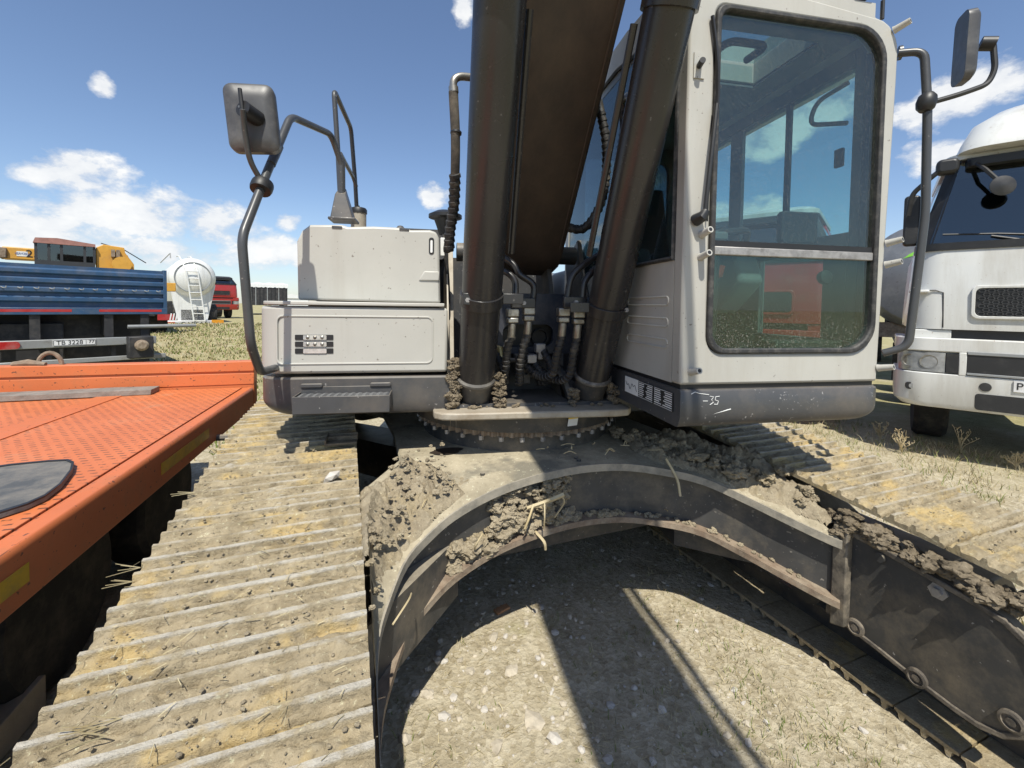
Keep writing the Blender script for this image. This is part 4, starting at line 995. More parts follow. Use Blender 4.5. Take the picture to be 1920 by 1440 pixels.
def drop(top, mid_, fit, hose_pts, vv, hose_mt=rubber):
    # hard pipe from the cylinder, clamp flange, crimped ferrule, guarded hose
    ps = [hv(p, v) for p, v in top]
    pipe = hobj('steel_pipe', MB().tube(spline(ps, 8), .0175, 12), cylm)
    f0, f1 = hv(fit[0][0], vv), hv(fit[1][0], vv); d = (f1-f0).normalized()
    hobj('flange_block', MB().box(f0.x-.031, f0.x+.031, vv-.028, vv+.028, f0.z-.022, f0.z+.022), steel, pipe, bevel=.006)
    hobj('flange_block', MB().box(f0.x-.029, f0.x+.029, vv-.026, vv+.026, f0.z-.054, f0.z-.026), steel, pipe, bevel=.006)
    hobj('ferrule', MB().lathe([(.018, 0), (.021, .004), (.021, .075), (.018, .08)], f0+Vector((0, 0, -.055)), d, 16), steel, pipe)
    hs_ = [f0+Vector((0, 0, -.055))+d*.078]+[hv(p, v) for p, v in hose_pts]
    hose('hydraulic_hose', hs_, .0195, hose_mt, .026)
drop([((935, 476), -.56), ((962, 495), -.60), ((975, 515), -.62), ((1000, 535), -.63), ((998, 570), -.63)], None, [((991, 582), -.63), ((986, 640), -.63)], [((982, 650), -.63), ((975, 690), -.60), ((975, 718), -.52)], -.63)
drop([((930, 505), -.56), ((952, 512), -.60), ((966, 530), -.62), ((965, 570), -.63)], None, [((961, 586), -.63), ((957, 640), -.63)], [((952, 650), -.62), ((948, 690), -.58), ((944, 712), -.5)], -.63)
drop([((1128, 475), -.66), ((1095, 496), -.67), ((1072, 520), -.67), ((1063, 562), -.67)], None, [((1056, 585), -.67), ((1050, 640), -.67)], [((1045, 660), -.66), ((1036, 700), -.6), ((1010, 705), -.5), ((985, 685), -.42)], -.67)
drop([((1122, 500), -.68), ((1108, 512), -.69), ((1096, 530), -.69), ((1092, 562), -.69)], None, [((1084, 588), -.69), ((1079, 640), -.69)], [((1075, 662), -.68), ((1066, 705), -.62), ((1040, 712), -.52), ((1005, 690), -.42)], -.69)
fitting_pair(None, [(958, 558), (1003, 578)], -.655); fitting_pair(None, [(1056, 556), (1099, 578)], -.695)
# short hoses at the manifold
f = hv((930, 652), -.40); hobj('brass_elbow', MB().tube([f, f+Vector((.02, -.03, 0)), f+Vector((.025, -.04, -.05))], [.016, .017, .014], 10), mat('brass', (.55, .45, .22), .4, metal=.8, dirt=DIRT, dirt_amt=.3))
hose('hydraulic_hose', [hv((934, 665), -.43), hv((940, 690), -.46), hv((950, 718), -.44)], .018, rubber, .024)
hose('hydraulic_hose', [hv((1020, 660), -.44), hv((1032, 685), -.48), hv((1028, 712), -.46), hv((1008, 716), -.40)], .021, rubber, .026)
hose('hydraulic_hose', [hv((1000, 678), -.42), hv((1015, 700), -.46), hv((1024, 715), -.44)], .022, rubber, .026)
hose('hydraulic_hose', [hv((985, 662), -.42), hv((975, 690), -.45), hv((972, 722), -.42)], .018, rubber, .024)
for px in ((1012, 652), (996, 672), (1016, 665)):
    f = hv(px, -.42); hobj('flange_block', MB().box(f.x-.028, f.x+.028, -.45, -.39, f.z-.025, f.z+.025), alu, vbk, bevel=.005)
# ---- hoses on the boom sides
q0 = hv((878, 143), -.62); hb = hobj('hose_elbow', MB().tube(spline([hv((882, 145), -.60), hv((862, 144), -.62), hv((851, 152), -.63), hv((850, 172), -.63)], 6), .019, 12), steel)
hobj('crimp', MB().cyl(hv((850, 163), -.63), hv((851, 174), -.63), .024, n=14), steel, hb)
hose('boom_hose', [hv((850, 172), -.63), hv((854, 260), -.6), hv((853, 340), -.52), hv((852, 380), -.46), hv((845, 430), -.4), hv((838, 470), -.3)], .0235, sleeve)
hose('boom_hose', [hv((853, 330), -.535), hv((851, 385), -.46), hv((844, 432), -.405), hv((842, 470), -.36)], .0265, rubber, .035)
hobj('hose_tie', MB().lathe([(.024, -.006), (.029, -.005), (.029, .005), (.024, .006)], hv((855, 249), -.605), (0.1, .1, 1), 14), blackm)
hx = hobj('hose_elbow', MB().cyl(hv((1122, 190), -.45), hv((1129, 222), -.45), .023, n=14), steel)
hose('boom_hose', [hv((1127, 215), -.45), hv((1136, 265), -.46), hv((1136, 330), -.44), hv((1125, 385), -.42), hv((1095, 428), -.38), hv((1058, 425), -.3)], .0235, rubber, .036)
hx = hobj('hose_elbow', MB().tube(spline([hu((1200, 182), .38), hu((1180, 180), .40), hu((1166, 192), .40), hu((1168, 212), .40)], 6), .019, 12), steel)
hose('boom_hose', [hu((1168, 212), .40), hu((1172, 260), .39), hu((1176, 320), .38), hu((1160, 400), .37)], .02, rubber)
# side frame plate left of the cylinder, small pipes
hobj('pipe_cluster', MB().tube(spline([hv((832, 440), -.2), hv((836, 480), -.2), hv((840, 540), -.2), hv((842, 640), -.2)], 6), .012, 8), rubber)
hobj('coolant_tap', MB().box(*[x for x in (hv((826, 446), -.3).x, hv((834, 446), -.3).x)], -.31, -.29, hv((830, 480), -.3).z, hv((830, 446), -.3).z), whitem, bevel=.003)
hobj('side_web', MB().prism([(-.55, 1.12), (.6, 1.12), (.6, 1.9), (-.1, 1.95), (-.42, 1.6)], -.470, -.462, 'x'), beige2)

# ---------------------------------------------------------------- cab
CU0, CU1, CV = .46, 1.44, -1.20
lin = mat('cab_lining', (.16, .165, .165), .8, noise_amt=.1)
darkin = mat('dark_interior', (.03, .031, .032), .7, noise_amt=.1)
cabo = [(CU0, 1.325), (1.435, 1.325), (1.45, 1.9), (1.468, 2.5), (1.472, 2.68)]
c0 = (1.35, 2.80, .125)
for k in range(9):
    t = .15*0+k/8*.5*PI; cabo.append((c0[0]+.122*math.cos(t), c0[1]+c0[2]*math.sin(t)))
cabo += [(.95, 2.965), (.60, 2.985), (CU0, 2.99)]
hole = rrect(.575, 1.405, 1.455, 2.88, .11, 7, (.075, .13, .14, .05))
def loop_to(outer, inner):     # resample the outer outline to pair with every inner vertex by angle
    cx = sum(p[0] for p in inner)/len(inner); cy = sum(p[1] for p in inner)/len(inner); out = []
    for (x, y) in inner:
        d = Vector((x-cx, y-cy)); best = None
        for a, b in zip(outer, outer[1:]+outer[:1]):
            A = Vector((a[0]-cx, a[1]-cy)); E = Vector((b[0]-a[0], b[1]-a[1])); den = d.x*E.y-d.y*E.x
            if abs(den) < 1e-9: continue
            t = (A.x*E.y-A.y*E.x)/den; s = (A.x*d.y-A.y*d.x)/den
            if t > 0 and -1e-6 <= s <= 1+1e-6 and (best is None or t > best): best = t
        out.append((cx+d.x*best, cy+d.y*best))
    return out
def dense(poly, m):
    out = []
    for a, b in zip(poly, poly[1:]+poly[:1]):
        L_ = math.hypot(b[0]-a[0], b[1]-a[1]); k = max(1, int(L_/m))
        for i in range(k): out.append((a[0]+(b[0]-a[0])*i/k, a[1]+(b[1]-a[1])*i/k))
    return out
holed = dense(hole, .03)
outd = loop_to(cabo, holed)
# snap the sharp lower corners
for tgt in (cabo[0], cabo[1], cabo[-1]):
    i = min(range(len(outd)), key=lambda j: (outd[j][0]-tgt[0])**2+(outd[j][1]-tgt[1])**2); outd[i] = tgt
cab = hobj('cab', MB().ring(outd, holed, CV, CV+.07, 'y'), beige, bevel=.010)
# roof, with hatch opening
rf = MB()
rp = [(CV+.002, 2.905), (CV+.002, 2.985), (-1.13, 3.035), (-.9, 3.09), (-.6, 3.12), (.28, 3.12), (.42, 3.05), (.42, 2.93)]
rf.prism(rp, CU0+.004, .72, 'x'); rf.prism(rp, 1.22, 1.345, 'x')
rf.prism([(CV+.002, 2.905), (CV+.002, 2.985), (-1.13, 3.035), (-1.04, 3.055), (-1.04, 2.905)], .72, 1.22, 'x'); rf.prism([(-.62, 2.92), (-.62, 3.12), (.28, 3.12), (.42, 3.05), (.42, 2.93)], .72, 1.22, 'x')
hobj('roof', rf, beige, cab)
# rounded roof shoulder on the right
sh = MB(); A = [(1.345, 2.905), (1.345, 3.03), (1.40, 3.01), (1.45, 2.94), (1.466, 2.86), (1.466, 2.78), (1.43, 2.78), (1.43, 2.86)]
sh.prism(A, CV+.068, .42, 'y'); hobj('roof_shoulder', sh, beige, cab)
hobj('headliner', MB().prism(rrect(CU0+.03, 1.43, -1.12, .36, .05), 2.895, 2.903, 'z') if False else MB().box(CU0+.04, .72, -1.12, .36, 2.893, 2.903).box(1.22, 1.43, -1.12, .36, 2.893, 2.903).box(.72, 1.22, -.62, .36, 2.893, 2.903).box(.72, 1.22, -1.12, -1.04, 2.893, 2.903), lin, cab)
hobj('roof_hatch', MB().box(.73, 1.21, -1.03, -.63, 3.02, 3.026), glass('hatch_glass', (.75, .85, .85), .05), cab)
hobj('hatch_latch', MB().tube(fillet([(.80, -.84, 2.90), (.80, -.98, 2.89), (1.0, -.98, 2.89), (1.0, -.84, 2.90)], .05), .018, 8), darkin, cab)
# left (boom side) wall: lower panel with three pressed grooves, big window
lo = MB().box(CU0, CU0+.03, CV+.068, .42, 1.325, 1.85); lw = hobj('side_wall', lo, beige, cab)
hobj('window_post', MB().box(CU0+.001, CU0+.03, -1.20+.068, -1.135, 1.85, 2.93), beige, cab); hobj('window_post', MB().box(CU0, CU0+.03, .34, .42, 1.85, 2.95), beige, cab)
# sloping front top corner of the side wall
hobj('side_header', MB().prism([(-1.135, 2.62), (-1.0, 2.80), (-.78, 2.93), (-.5, 2.98), (.34, 2.98), (.34, 3.06), (-.6, 3.10), (-1.135, 3.02)], CU0, CU0+.03, 'x'), beige, cab)
hobj('side_window', MB().prism([(-1.133, 1.852), (.338, 1.852), (.338, 2.975), (-.5, 2.975), (-.78, 2.925), (-1.0, 2.795), (-1.133, 2.615)], CU0+.006, CU0+.011, 'x'), glass_side, cab)
hobj('side_window_trim', MB().tube([(CU0-.002, v, z) for v, z in [(.338, 1.856), (-1.13, 1.856), (-1.13, 2.61), (-1.0, 2.79), (-.78, 2.92), (-.5, 2.97), (.338, 2.97)]], .012, 6), seal, cab)
for z in (1.675, 1.58, 1.487):
    v0 = -1.10
    g0 = rrect(v0, v0+.40, z-.022, z+.022, .02); g1 = rrect(v0+.008, v0+.392, z-.015, z+.015, .014)
    hobj('pressed_groove', MB().ring(g0, g1, CU0-.004, CU0+.003, 'x'), beige, lw, bevel=.0015)
# right side: door with two windows
dr = MB(); x0, x1 = 1.405, 1.432
dr.box(x0, x1, CV+.07, .42, 1.325, 1.50).box(x0, x1, CV+.07, -1.06, 1.50, 2.90).box(x0, x1, -1.06, .42, 1.935, 2.02).box(x0, x1, -1.06, .42, 2.80, 2.90).box(x0, x1, -.31, -.20, 2.02, 2.80).box(x0, x1, .32, .42, 2.02, 2.80).box(x0, x1, -1.06, -.93, 1.50, 1.935).box(x0, x1, -.50, .42, 1.50, 1.935)
door = hobj('door', dr, lin, cab, bevel=.004)
hobj('door_skin', MB().box(x1+.001, x1+.008, CV+.07, .42, 1.325, 1.50).box(x1+.001, x1+.008, -.5, .42, 1.50, 1.95), beige, cab)
hobj('divider_bar', MB().box(x0+.004, x1-.004, -.685, -.655, 2.02, 2.80), darkin, door)
hobj('door_glass', MB().box(1.416, 1.420, -1.06, -.31, 2.02, 2.80).box(1.416, 1.420, -.93, -.50, 1.50, 1.935).box(1.416, 1.420, -.20, .32, 2.02, 2.80), glass_door, door)
hobj('grab_loop', MB().tube(fillet([(1.395, -1.04, 2.73), (1.36, -.90, 2.70), (1.36, -.86, 2.60), (1.395, -1.04, 2.54)], .06), .011, 8), lin, door)
hobj('latch', MB().box(1.385, 1.404, -1.03, -.985, 2.34, 2.43), darkin, door, bevel=.006)
for uu, vv in ((1.33, -1.0), (.72, -.9)): hobj('door_knob', MB().lathe([(.001, 0), (.03, 0), (.034, .01), (.034, .03), (.028, .034), (.001, .034)], (uu, vv, 1.80), (0, -1, .2), 18), darkin, door)
# rear wall and floor
rw = MB().ring(loop_to([(CU0+.03, 1.33), (1.405, 1.33), (1.405, 2.92), (CU0+.03, 2.92)], dense(rrect(.60, 1.30, 2.0, 2.8, .08), .1)), dense(rrect(.60, 1.30, 2.0, 2.8, .08), .1), .38, .42, 'y'); hobj('rear_wall', rw, lin, cab)
hobj('rear_window', MB().box(.6, 1.3, .40, .404, 2.0, 2.8), glass_side, cab)
hobj('cab_floor', MB().box(CU0+.03, 1.405, CV+.071, .38, 1.33, 1.36), darkin, cab)
# seat, consoles, levers
seat = hobj('operator_seat', MB().prism(rrect(.70, 1.14, 1.75, 1.88, .04), -.45, .08, 'y'), darkin, cab, bevel=.02)
hobj('seat_back', MB().prism([(-.02, 1.86), (.10, 1.86), (.24, 2.50), (.14, 2.52)], .72, 1.12, 'x'), darkin, seat, bevel=.02)
hobj('head_rest', MB().box(.80, 1.04, .16, .24, 2.53, 2.68), darkin, seat, bevel=.03)
hobj('seat_base', MB().box(.75, 1.09, -.38, .04, 1.36, 1.75), darkin, seat, bevel=.02)
cons = mat('console_plastic', (.20, .205, .20), .6, noise_amt=.08)
for u0, u1 in ((.52, .66), (1.18, 1.34)):
    cn = hobj('console', MB().prism([(-.62, 1.80), (-.55, 1.98), (.0, 1.99), (.0, 1.62), (-.40, 1.62)], u0, u1, 'x'), cons, cab, bevel=.02)
    hobj('console_leg', MB().box(u0+.03, u1-.03, -.35, -.05, 1.36, 1.62), darkin, cn)
j = hu((1443, 520), .98); 
jy = hobj('joystick', MB().tube([(.90, -.62, 1.60), (.93, -.66, 1.74), (.95, -.68, 1.80)], [.022, .026, .024], 12), cons, cab)
hobj('safety_lever', MB().tube([(.93, -.67, 1.80), (.99, -.70, 1.83), (1.0, -.71, 1.88)], [.012, .02, .014], 8), mat('red_lever', (.45, .06, .03), .5), jy)
for du, px0, px1 in ((-.035, 0, 0), (.035, 0, 0)):
    lv = hobj('travel_lever', MB().tube(spline([(.80+du, -.78, 1.365), (.79+du, -.82, 1.60), (.77+du*1.3, -.88, 1.72), (.755+du*1.6, -.90, 1.93), (.755+du*1.8, -.90, 2.0)], 6), .013, 10), railm, cab)
    hobj('lever_grip', MB().prism(rrect(.755+du*1.8-.05, .755+du*1.8+.05, 1.975, 2.02, .016), -.93, -.88, 'y'), cons, lv, bevel=.01)
hobj('pedal', MB().box(.72, .80, -.95, -.80, 1.37, 1.385).box(.84, .92, -.95, -.80, 1.37, 1.385), alu, cab, bevel=.003)
dash = hobj('dashboard_frame', MB().tube(fillet([(.95, -.70, 1.36), (.95, -.72, 1.95), (.90, -.75, 2.04), (1.12, -.75, 2.07), (1.2, -.6, 1.98)], .05), .02, 8), darkin, cab)
hobj('monitor', MB().prism(rrect(1.17, 1.38, 1.98, 2.14, .02), -.92, -.88, 'y'), darkin, cab, bevel=.008)
hobj('floor_box', MB().prism([(-1.10, 1.36), (-.85, 1.36), (-.85, 1.42), (-1.0, 1.50), (-1.10, 1.50)], 1.0, 1.36, 'x'), darkin, cab, bevel=.01)
# front glazing
s0, s1 = hole, rrect(.603, 1.377, 1.483, 2.852, .085, 7, (.055, .105, .115, .03))
hobj('window_seal', MB().ring(dense(s0, .05), loop_to(dense(s1, .05), dense(s0, .05)) if False else [(.99+(x-.99)*.948, 2.1675+(y-2.1675)*.969) for x, y in dense(s0, .05)], CV-.012, CV+.03, 'y'), seal, cab, bevel=.006)
cbz = 1.885
hobj('crossbar', MB().box(.597, 1.383, CV-.004, CV+.02, cbz-.018, cbz+.018), alu, cab, bevel=.004)
hobj('upper_glass_rail', MB().box(.60, 1.38, CV+.0, CV+.02, cbz+.019, cbz+.042), blackm, cab)
hobj('upper_windscreen', MB().prism(rrect(.592, 1.388, cbz+.03, 2.862, .10, 6, (.004, .004, .12, .04)), CV+.008, CV+.013, 'y'), glass_up, cab)
hobj('lower_windscreen', MB().prism(rrect(.592, 1.388, 1.474, cbz-.005, .10, 6, (.06, .11, .004, .004)), CV+.008, CV+.013, 'y'), glass_lo, cab)
hobj('windscreen_track', MB().box(1.372, 1.384, CV+.03, CV+.06, 1.49, 2.80).box(.596, .606, CV+.03, CV+.06, 1.49, 2.84), blackm, cab)
# wiper
wp = hobj('wiper', MB().tube([hv((1312, 418), CV-.02), hv((1322, 395), CV-.03), hv((1337, 260), CV-.03), hv((1344, 195), CV-.025)], .009, 8), blackm, cab)
hobj('wiper_motor', MB().tube([hv((1304, 413), CV+.0), hv((1318, 405), CV-.035), hv((1324, 396), CV-.035)], [.026, .022, .016], 12), blackm, wp)
hobj('wiper_blade', MB().tube(spline([hv((1336, 30), CV-.012), hv((1345, 110), CV-.014), hv((1346, 180), CV-.014), hv((1338, 250), CV-.014)], 5), .008, 6), blackm, wp)
hobj('wiper_bracket', MB().box(*sorted((hv((1300, 120), CV).x, hv((1320, 120), CV).x)), CV-.006, CV-.001, hv((1310, 148), CV).z, hv((1310, 100), CV).z), beige, wp)
hobj('wiper_stop', MB().cyl(hv((1310, 125), CV-.002), hv((1318, 112), CV-.045), .012, n=12), blackm, wp)
hobj('wiper_hose', MB().tube(spline([hv((1326, 415), CV-.012), hv((1330, 330), CV-.012), hv((1342, 230), CV-.012), hv((1345, 160), CV-.012)], 5), .0035, 5), blackm, wp)
# guard mounting studs
for px, mt_ in (((1316, 440), beige), ((1314, 482), beige), ((1296, 697), beige), ((1676, 57), beige), ((1671, 457), beige), ((1669, 497), beige), ((1646, 690), beige)):
    a = hv(px, CV); a.x = min(a.x, 1.455); d = Vector((.02 if px[0] > 1500 else -.0, -.055, .012))
    sd = hobj('guard_stud', MB().lathe([(.001, 0), (.017, 0), (.015, .01), (.013, .058), (.008, .058), (.008, .04), (.001, .04)], a, d, 14), mt_, cab)
    hobj('stud_bore', MB().lathe([(.001, .040), (.0075, .041), (.0075, .0585), (.001, .0585)], a, d, 10), blackm, sd)
# lamp on the roof edge
q = hv((1610, 4), CV+.02); lp = hobj('roof_lamp', MB().box(q.x-.05, q.x+.05, CV-.02, CV+.08, q.z+.015, q.z+.10), blackm, cab, bevel=.01)
hobj('lamp_foot', MB().box(q.x-.015, q.x+.015, CV+.005, CV+.06, q.z-.075, q.z+.02), blackm, lp)
q = hv((1655, 10), CV+.03); hobj('aerial_stub', MB().cyl((q.x, q.y, q.z-.06), (q.x, q.y, q.z+.02), .008, n=8), blackm, lp)
# right handrail and mirror
h3 = hobj('handrail', MB().tube(fillet([hv((1684, 100), CV+.03), hv((1733, 96), CV-.03), hv((1739, 200), CV-.05), hv((1735, 400), CV-.05), hv((1703, 650), CV-.03), hv((1655, 662), CV+.03)], .055, 6), .0165, 14), railm)
hobj('rail_foot', MB().lathe([(.001, 0), (.03, 0), (.03, .012), (.001, .012)], hv((1684, 100), CV+.04), (.8, -.6, 0), 16), railm, h3)
b = hv((1737, 192), CV-.05); hobj('clamp_ball', MB().lathe([(.001, -.045), (.02, -.04), (.032, -.025), (.036, 0), (.032, .025), (.02, .04), (.001, .045)], b, (.2, 0, 1), 20), blackm, h3)
m2 = hobj('mirror_arm', MB().tube(fillet([b+Vector((.02, 0, 0)), hv((1800, 177), CV-.09), hv((1852, 158), CV-.12), hv((1866, 130), CV-.13), hv((1862, 82), CV-.12), hv((1850, 78), CV-.10)], .05, 6), .011, 10), blackm, h3)
c = hv((1826, 88), CV-.10); mb_ = mirror_body(c, .125, .29, -.06, .95, None, mirror_plastic, .045); mb_.name = 'cab_mirror'
hobj('mirror_socket', MB().cyl(hv((1866, 82), CV-.13), hv((1838, 82), CV-.10), .028, n=16), blackm, mb_)
# charcoal sill below the cab
def sill_plan(ins, fi):
    P = [(CU0-.004, CV-.014+fi*.6)]; x1 = 1.452-ins
    for k in range(7):
        t = -.5*PI+.5*PI*k/6; P.append((x1-.05+.05*math.cos(t), CV-.012+fi+.05+.05*math.sin(t)))
    return P+[(x1, .42), (CU0, .42)]
sec = []
for k in range(9):
    t = k/8*PI/2; R_ = .10; ins = R_*(1-math.sin(t)); sec.append([(x, y, 1.148+R_*.7*(1-math.cos(t))) for x, y in sill_plan(ins*1.1, ins*.45)])
sec.append([(x, y, 1.298) for x, y in sill_plan(0, 0)]); sec.append([(x, y, 1.306) for x, y in sill_plan(.008, .008)])
sill = hobj('cab_sill', loft(sec), grey, smooth=40)
gk = MB().box(CU0+.01, 1.425, CV+.012, .40, 1.305, 1.327); hobj('sill_gap', gk, blackm, sill)
# data plates on the sill's boom side face
for i, (a, b_, mt_) in enumerate((((1173, 706), (1197, 742), whitem), ((1198, 711), (1225, 750), inkm), ((1227, 720), (1262, 764), inkm))):
    A = hu(a, CU0-.006); B = hu(b_, CU0-.006); z0, z1 = 1.205, 1.285
    pl = hobj('data_plate', MB().box(CU0-.0085, CU0-.0045, min(A.y, B.y), max(A.y, B.y), z0, z1), mt_, sill)
    if mt_ is inkm:
        ln = MB(); r = random.Random(i)
        ln.box(CU0-.0095, CU0-.0088, min(A.y, B.y)+.004, max(A.y, B.y)-.004, z1-.004, z1-.002).box(CU0-.0095, CU0-.0088, min(A.y, B.y)+.004, max(A.y, B.y)-.004, z0+.002, z0+.004)
        for k in range(7):
            z = z0+.010+k*.0095; y0 = min(A.y, B.y)+.006; y1 = max(A.y, B.y)-.006; w = (y1-y0)
            ln.box(CU0-.0095, CU0-.0088, y1-w*r.uniform(.30, .42), y1, z, z+.0045).box(CU0-.0095, CU0-.0088, y0, y0+w*r.uniform(.35, .5), z, z+.0045)
        hobj('plate_lines', ln, whitem, pl)
    else:
        sq = MB(); y0, y1 = min(A.y, B.y), max(A.y, B.y); r = random.Random(9)
        sq.tube([(CU0-.0095, y1-(y1-y0)*t, 1.245+.018*math.sin(t*19)*math.cos(t*7)) for t in [k/30*.85+.06 for k in range(31)]], .0013, 4); hobj('scribble', sq, inkm, pl)
# chalked "-35" on the sill
chalk = mat('white_chalk', (.7, .7, .68), .9)
def chalk_line(pts): return MB().tube([hv(p, CV-.0145) for p in pts], .0016, 5)
ck = MB()
for pts in ([(1318, 752), (1327, 752)], [(1331, 743), (1338, 744), (1334, 750), (1338, 754), (1331, 759)], [(1349, 743), (1342, 744), (1341, 750), (1347, 752), (1345, 758), (1339, 758)], [(1296, 739), (1303, 735), (1312, 738), (1329, 740)]):
    t = chalk_line(pts); ck.add(t.v, t.f)
hobj('chalk_mark', ck, chalk, sill)
t = MB().tube([hv((1290, 784), CV-.006), hv((1330, 778), CV-.010), hv((1370, 767), CV-.0135)], .0025, 5); hobj('scratch', t, chalk, sill)
# ================================================================== ORANGE LOW LOADER
def tread_mat():
    mt = bpy.data.materials.new('orange_tread'); mt.use_nodes = True; nt = mt.node_tree; N = nt.nodes.new; L = nt.links.new
    b = nt.nodes['Principled BSDF']; b.inputs['Roughness'].default_value = .5
    tc = N('ShaderNodeTexCoord'); co = tc.outputs['Object']
    def M(op, a, c=None):
        n = N('ShaderNodeMath'); n.operation = op
        for i, x in enumerate((a, c)):
            if x is None: continue
            if isinstance(x, (int, float)): n.inputs[i].default_value = x
            else: L(x, n.inputs[i])
        return n.outputs[0]
    sp = N('ShaderNodeSeparateXYZ'); L(co, sp.inputs[0]); X, Y = sp.outputs[0], sp.outputs[1]
    row = M('FLOOR', M('DIVIDE', Y, .038)); odd = M('MODULO', M('ABSOLUTE', row), 2.)
    fy = M('ABSOLUTE', M('SUBTRACT', M('FRACT', M('DIVIDE', Y, .038)), .5))
    fx = M('ABSOLUTE', M('SUBTRACT', M('FRACT', M('ADD', M('DIVIDE', X, .052), M('MULTIPLY', odd, .5))), .5))
    dash = M('MULTIPLY', M('LESS_THAN', fy, .13), M('LESS_THAN', fx, .27))
    nz = N('ShaderNodeTexNoise'); nz.inputs['Scale'].default_value = 2.6; nz.inputs['Detail'].default_value = 8; nz.inputs['Roughness'].default_value = .7; L(co, nz.inputs[0])
    nf = N('ShaderNodeTexNoise'); nf.inputs['Scale'].default_value = 30; nf.inputs['Detail'].default_value = 4; L(co, nf.inputs[0])
    def ramp(f, p0, p1, a, c):
        r = N('ShaderNodeValToRGB'); r.color_ramp.elements[0].position = p0; r.color_ramp.elements[1].position = p1
        r.color_ramp.elements[0].color = (*a, 1); r.color_ramp.elements[1].color = (*c, 1); L(f, r.inputs[0]); return r.outputs[0]
    def mix(f, a, c):
        n = N('ShaderNodeMix'); n.data_type = 'RGBA'; L(f, n.inputs[0]); L(a, n.inputs[6]); n.inputs[7].default_value = (*c, 1); return n.outputs[2]
    base = ramp(nz.outputs[0], .3, .7, (.53, .145, .048), (.64, .19, .068))
    wearf = M('MULTIPLY', dash, ramp(nf.outputs[0], .38, .50, (0,)*3, (.95,)*3))
    cur = mix(wearf, base, (.13, .055, .03))
    cur = mix(ramp(nz.outputs[0], .55, .74, (0,)*3, (.65,)*3), cur, (.36, .24, .15))
    L(cur, b.inputs['Base Color'])
    bp = N('ShaderNodeBump'); bp.inputs['Strength'].default_value = .8; bp.inputs['Distance'].default_value = .003; L(dash, bp.inputs['Height']); L(bp.outputs[0], b.inputs['Normal'])
    MATS['tread'] = mt; return mt
chass = mat('chassis_black', (.022, .022, .024), .6, noise_amt=.2, dirt=(.10, .09, .08), dirt_amt=.3, dirt_scale=4)
tread = tread_mat()
orange = mat('orange_paint', (.58, .158, .052), .45, noise_amt=.09, nscale=3, dirt=(.34, .14, .06), dirt_amt=.22, dirt_scale=6, scratch=(.14, .06, .035), scratch_amt=.9, chip=.665, bump=.05, bscale=20)
tyre = mat('tyre_rubber', (.022, .022, .022), .85, noise_amt=.2, dirt=(.10, .085, .065), dirt_amt=.4, dirt_scale=6, bump=.2)
lo = thing('lowboy_trailer', 'orange lowboy trailer deck with worn tread plate beside the left track', 'trailer', (-.76, 4.37, 0), -.0618)
ZD = .90
obj('side_beam', MB().prism([(-.085, ZD-.008), (-.012, ZD-.004), (-.003, ZD-.014), (0, ZD-.03), (0, .705), (-.085, .705)], -6.5, -.02, 'y'), orange, lo, bevel=.004)
for i, (x0, x1) in enumerate(((-.93, -.092), (-1.78, -.938), (-2.45, -1.786))):
    obj('deck_plate', MB().box(x0, x1, -6.5, -.02, ZD-.05, ZD-.004*(1+i % 2)), tread, lo, bevel=.002)
obj('smooth_strip', MB().box(-1.02, -.86, -6.5, -.025, ZD-.003, ZD+.0015), orange, lo)
obj('under_frame', MB().box(-2.4, -.10, -6.4, -.05, .66, ZD-.06), chass, lo)
for x in (-1.9, -.75): obj('shade_beam', MB().box(x-.08, x+.08, -6.4, -.05, .10 if x < -1 else .30, .655), chass, lo)  # added beams, carried low to keep light out from under the deck
for x0_, x1_ in ((-1.8, -.85),): obj('shade_box', MB().box(x0_, x1_, -6.3, -1.6, .14, .65), chass, lo)  # added box that blocks light so the space below the deck stays black
wl = obj('head_board', MB().box(-3.3, 0, .0, .10, .70, 1.118), orange, lo, bevel=.006)
obj('cap_rail', MB().box(-3.3, .002, -.012, .112, 1.036, 1.124), orange, wl, bevel=.006)
obj('foot_rail', MB().box(-3.3, -.001, -.006, .0, .92, 1.018), orange, wl, bevel=.003)
gn = MB()
reflm = mat('amber_reflective', (.62, .36, .03), .35, noise_amt=.2, dirt=(.3, .2, .08), dirt_amt=.4, dirt_scale=9)
for y0, y1 in ((-1.75, -1.10), (-3.05, -2.62), (-4.4, -3.7)): obj('reflective_strip', MB().box(.0005, .0025, y0, y1, .765, .825), reflm, lo)
def wheel(parent, x, y, r, w, name='wheel', z=None, rim=None):
    z = r if z is None else z
    t = obj(name, MB().lathe([(r*.55, -w/2), (r*.93, -w/2), (r, -w*.36), (r, w*.36), (r*.93, w/2), (r*.55, w/2)], (x, y, z), (1, 0, 0), 36), tyre, parent)
    obj('rim', MB().lathe([(.02, -w*.3), (r*.56, -w*.42), (r*.56, w*.42), (.02, w*.3)], (x, y, z), (1, 0, 0), 24), rim or frm, t); return t
for y in (-1.0, -2.0, -3.0):
    for x in (-.36, -2.1): wheel(lo, x, y, .36, .22)
obj('axle', MB().cyl((-2.0, -1.0, .36), (-.4, -1.0, .36), .06).cyl((-2.0, -2.0, .36), (-.4, -2.0, .36), .06) if False else MB().cyl((-2.0, -1.0, .36), (-.4, -1.0, .36), .06), frm, lo)
obj('rope_hook', MB().tube([(-.06, -.95, .72), (.06, -.95, .715), (.10, -.95, .715)], .022, 8), frm, lo)
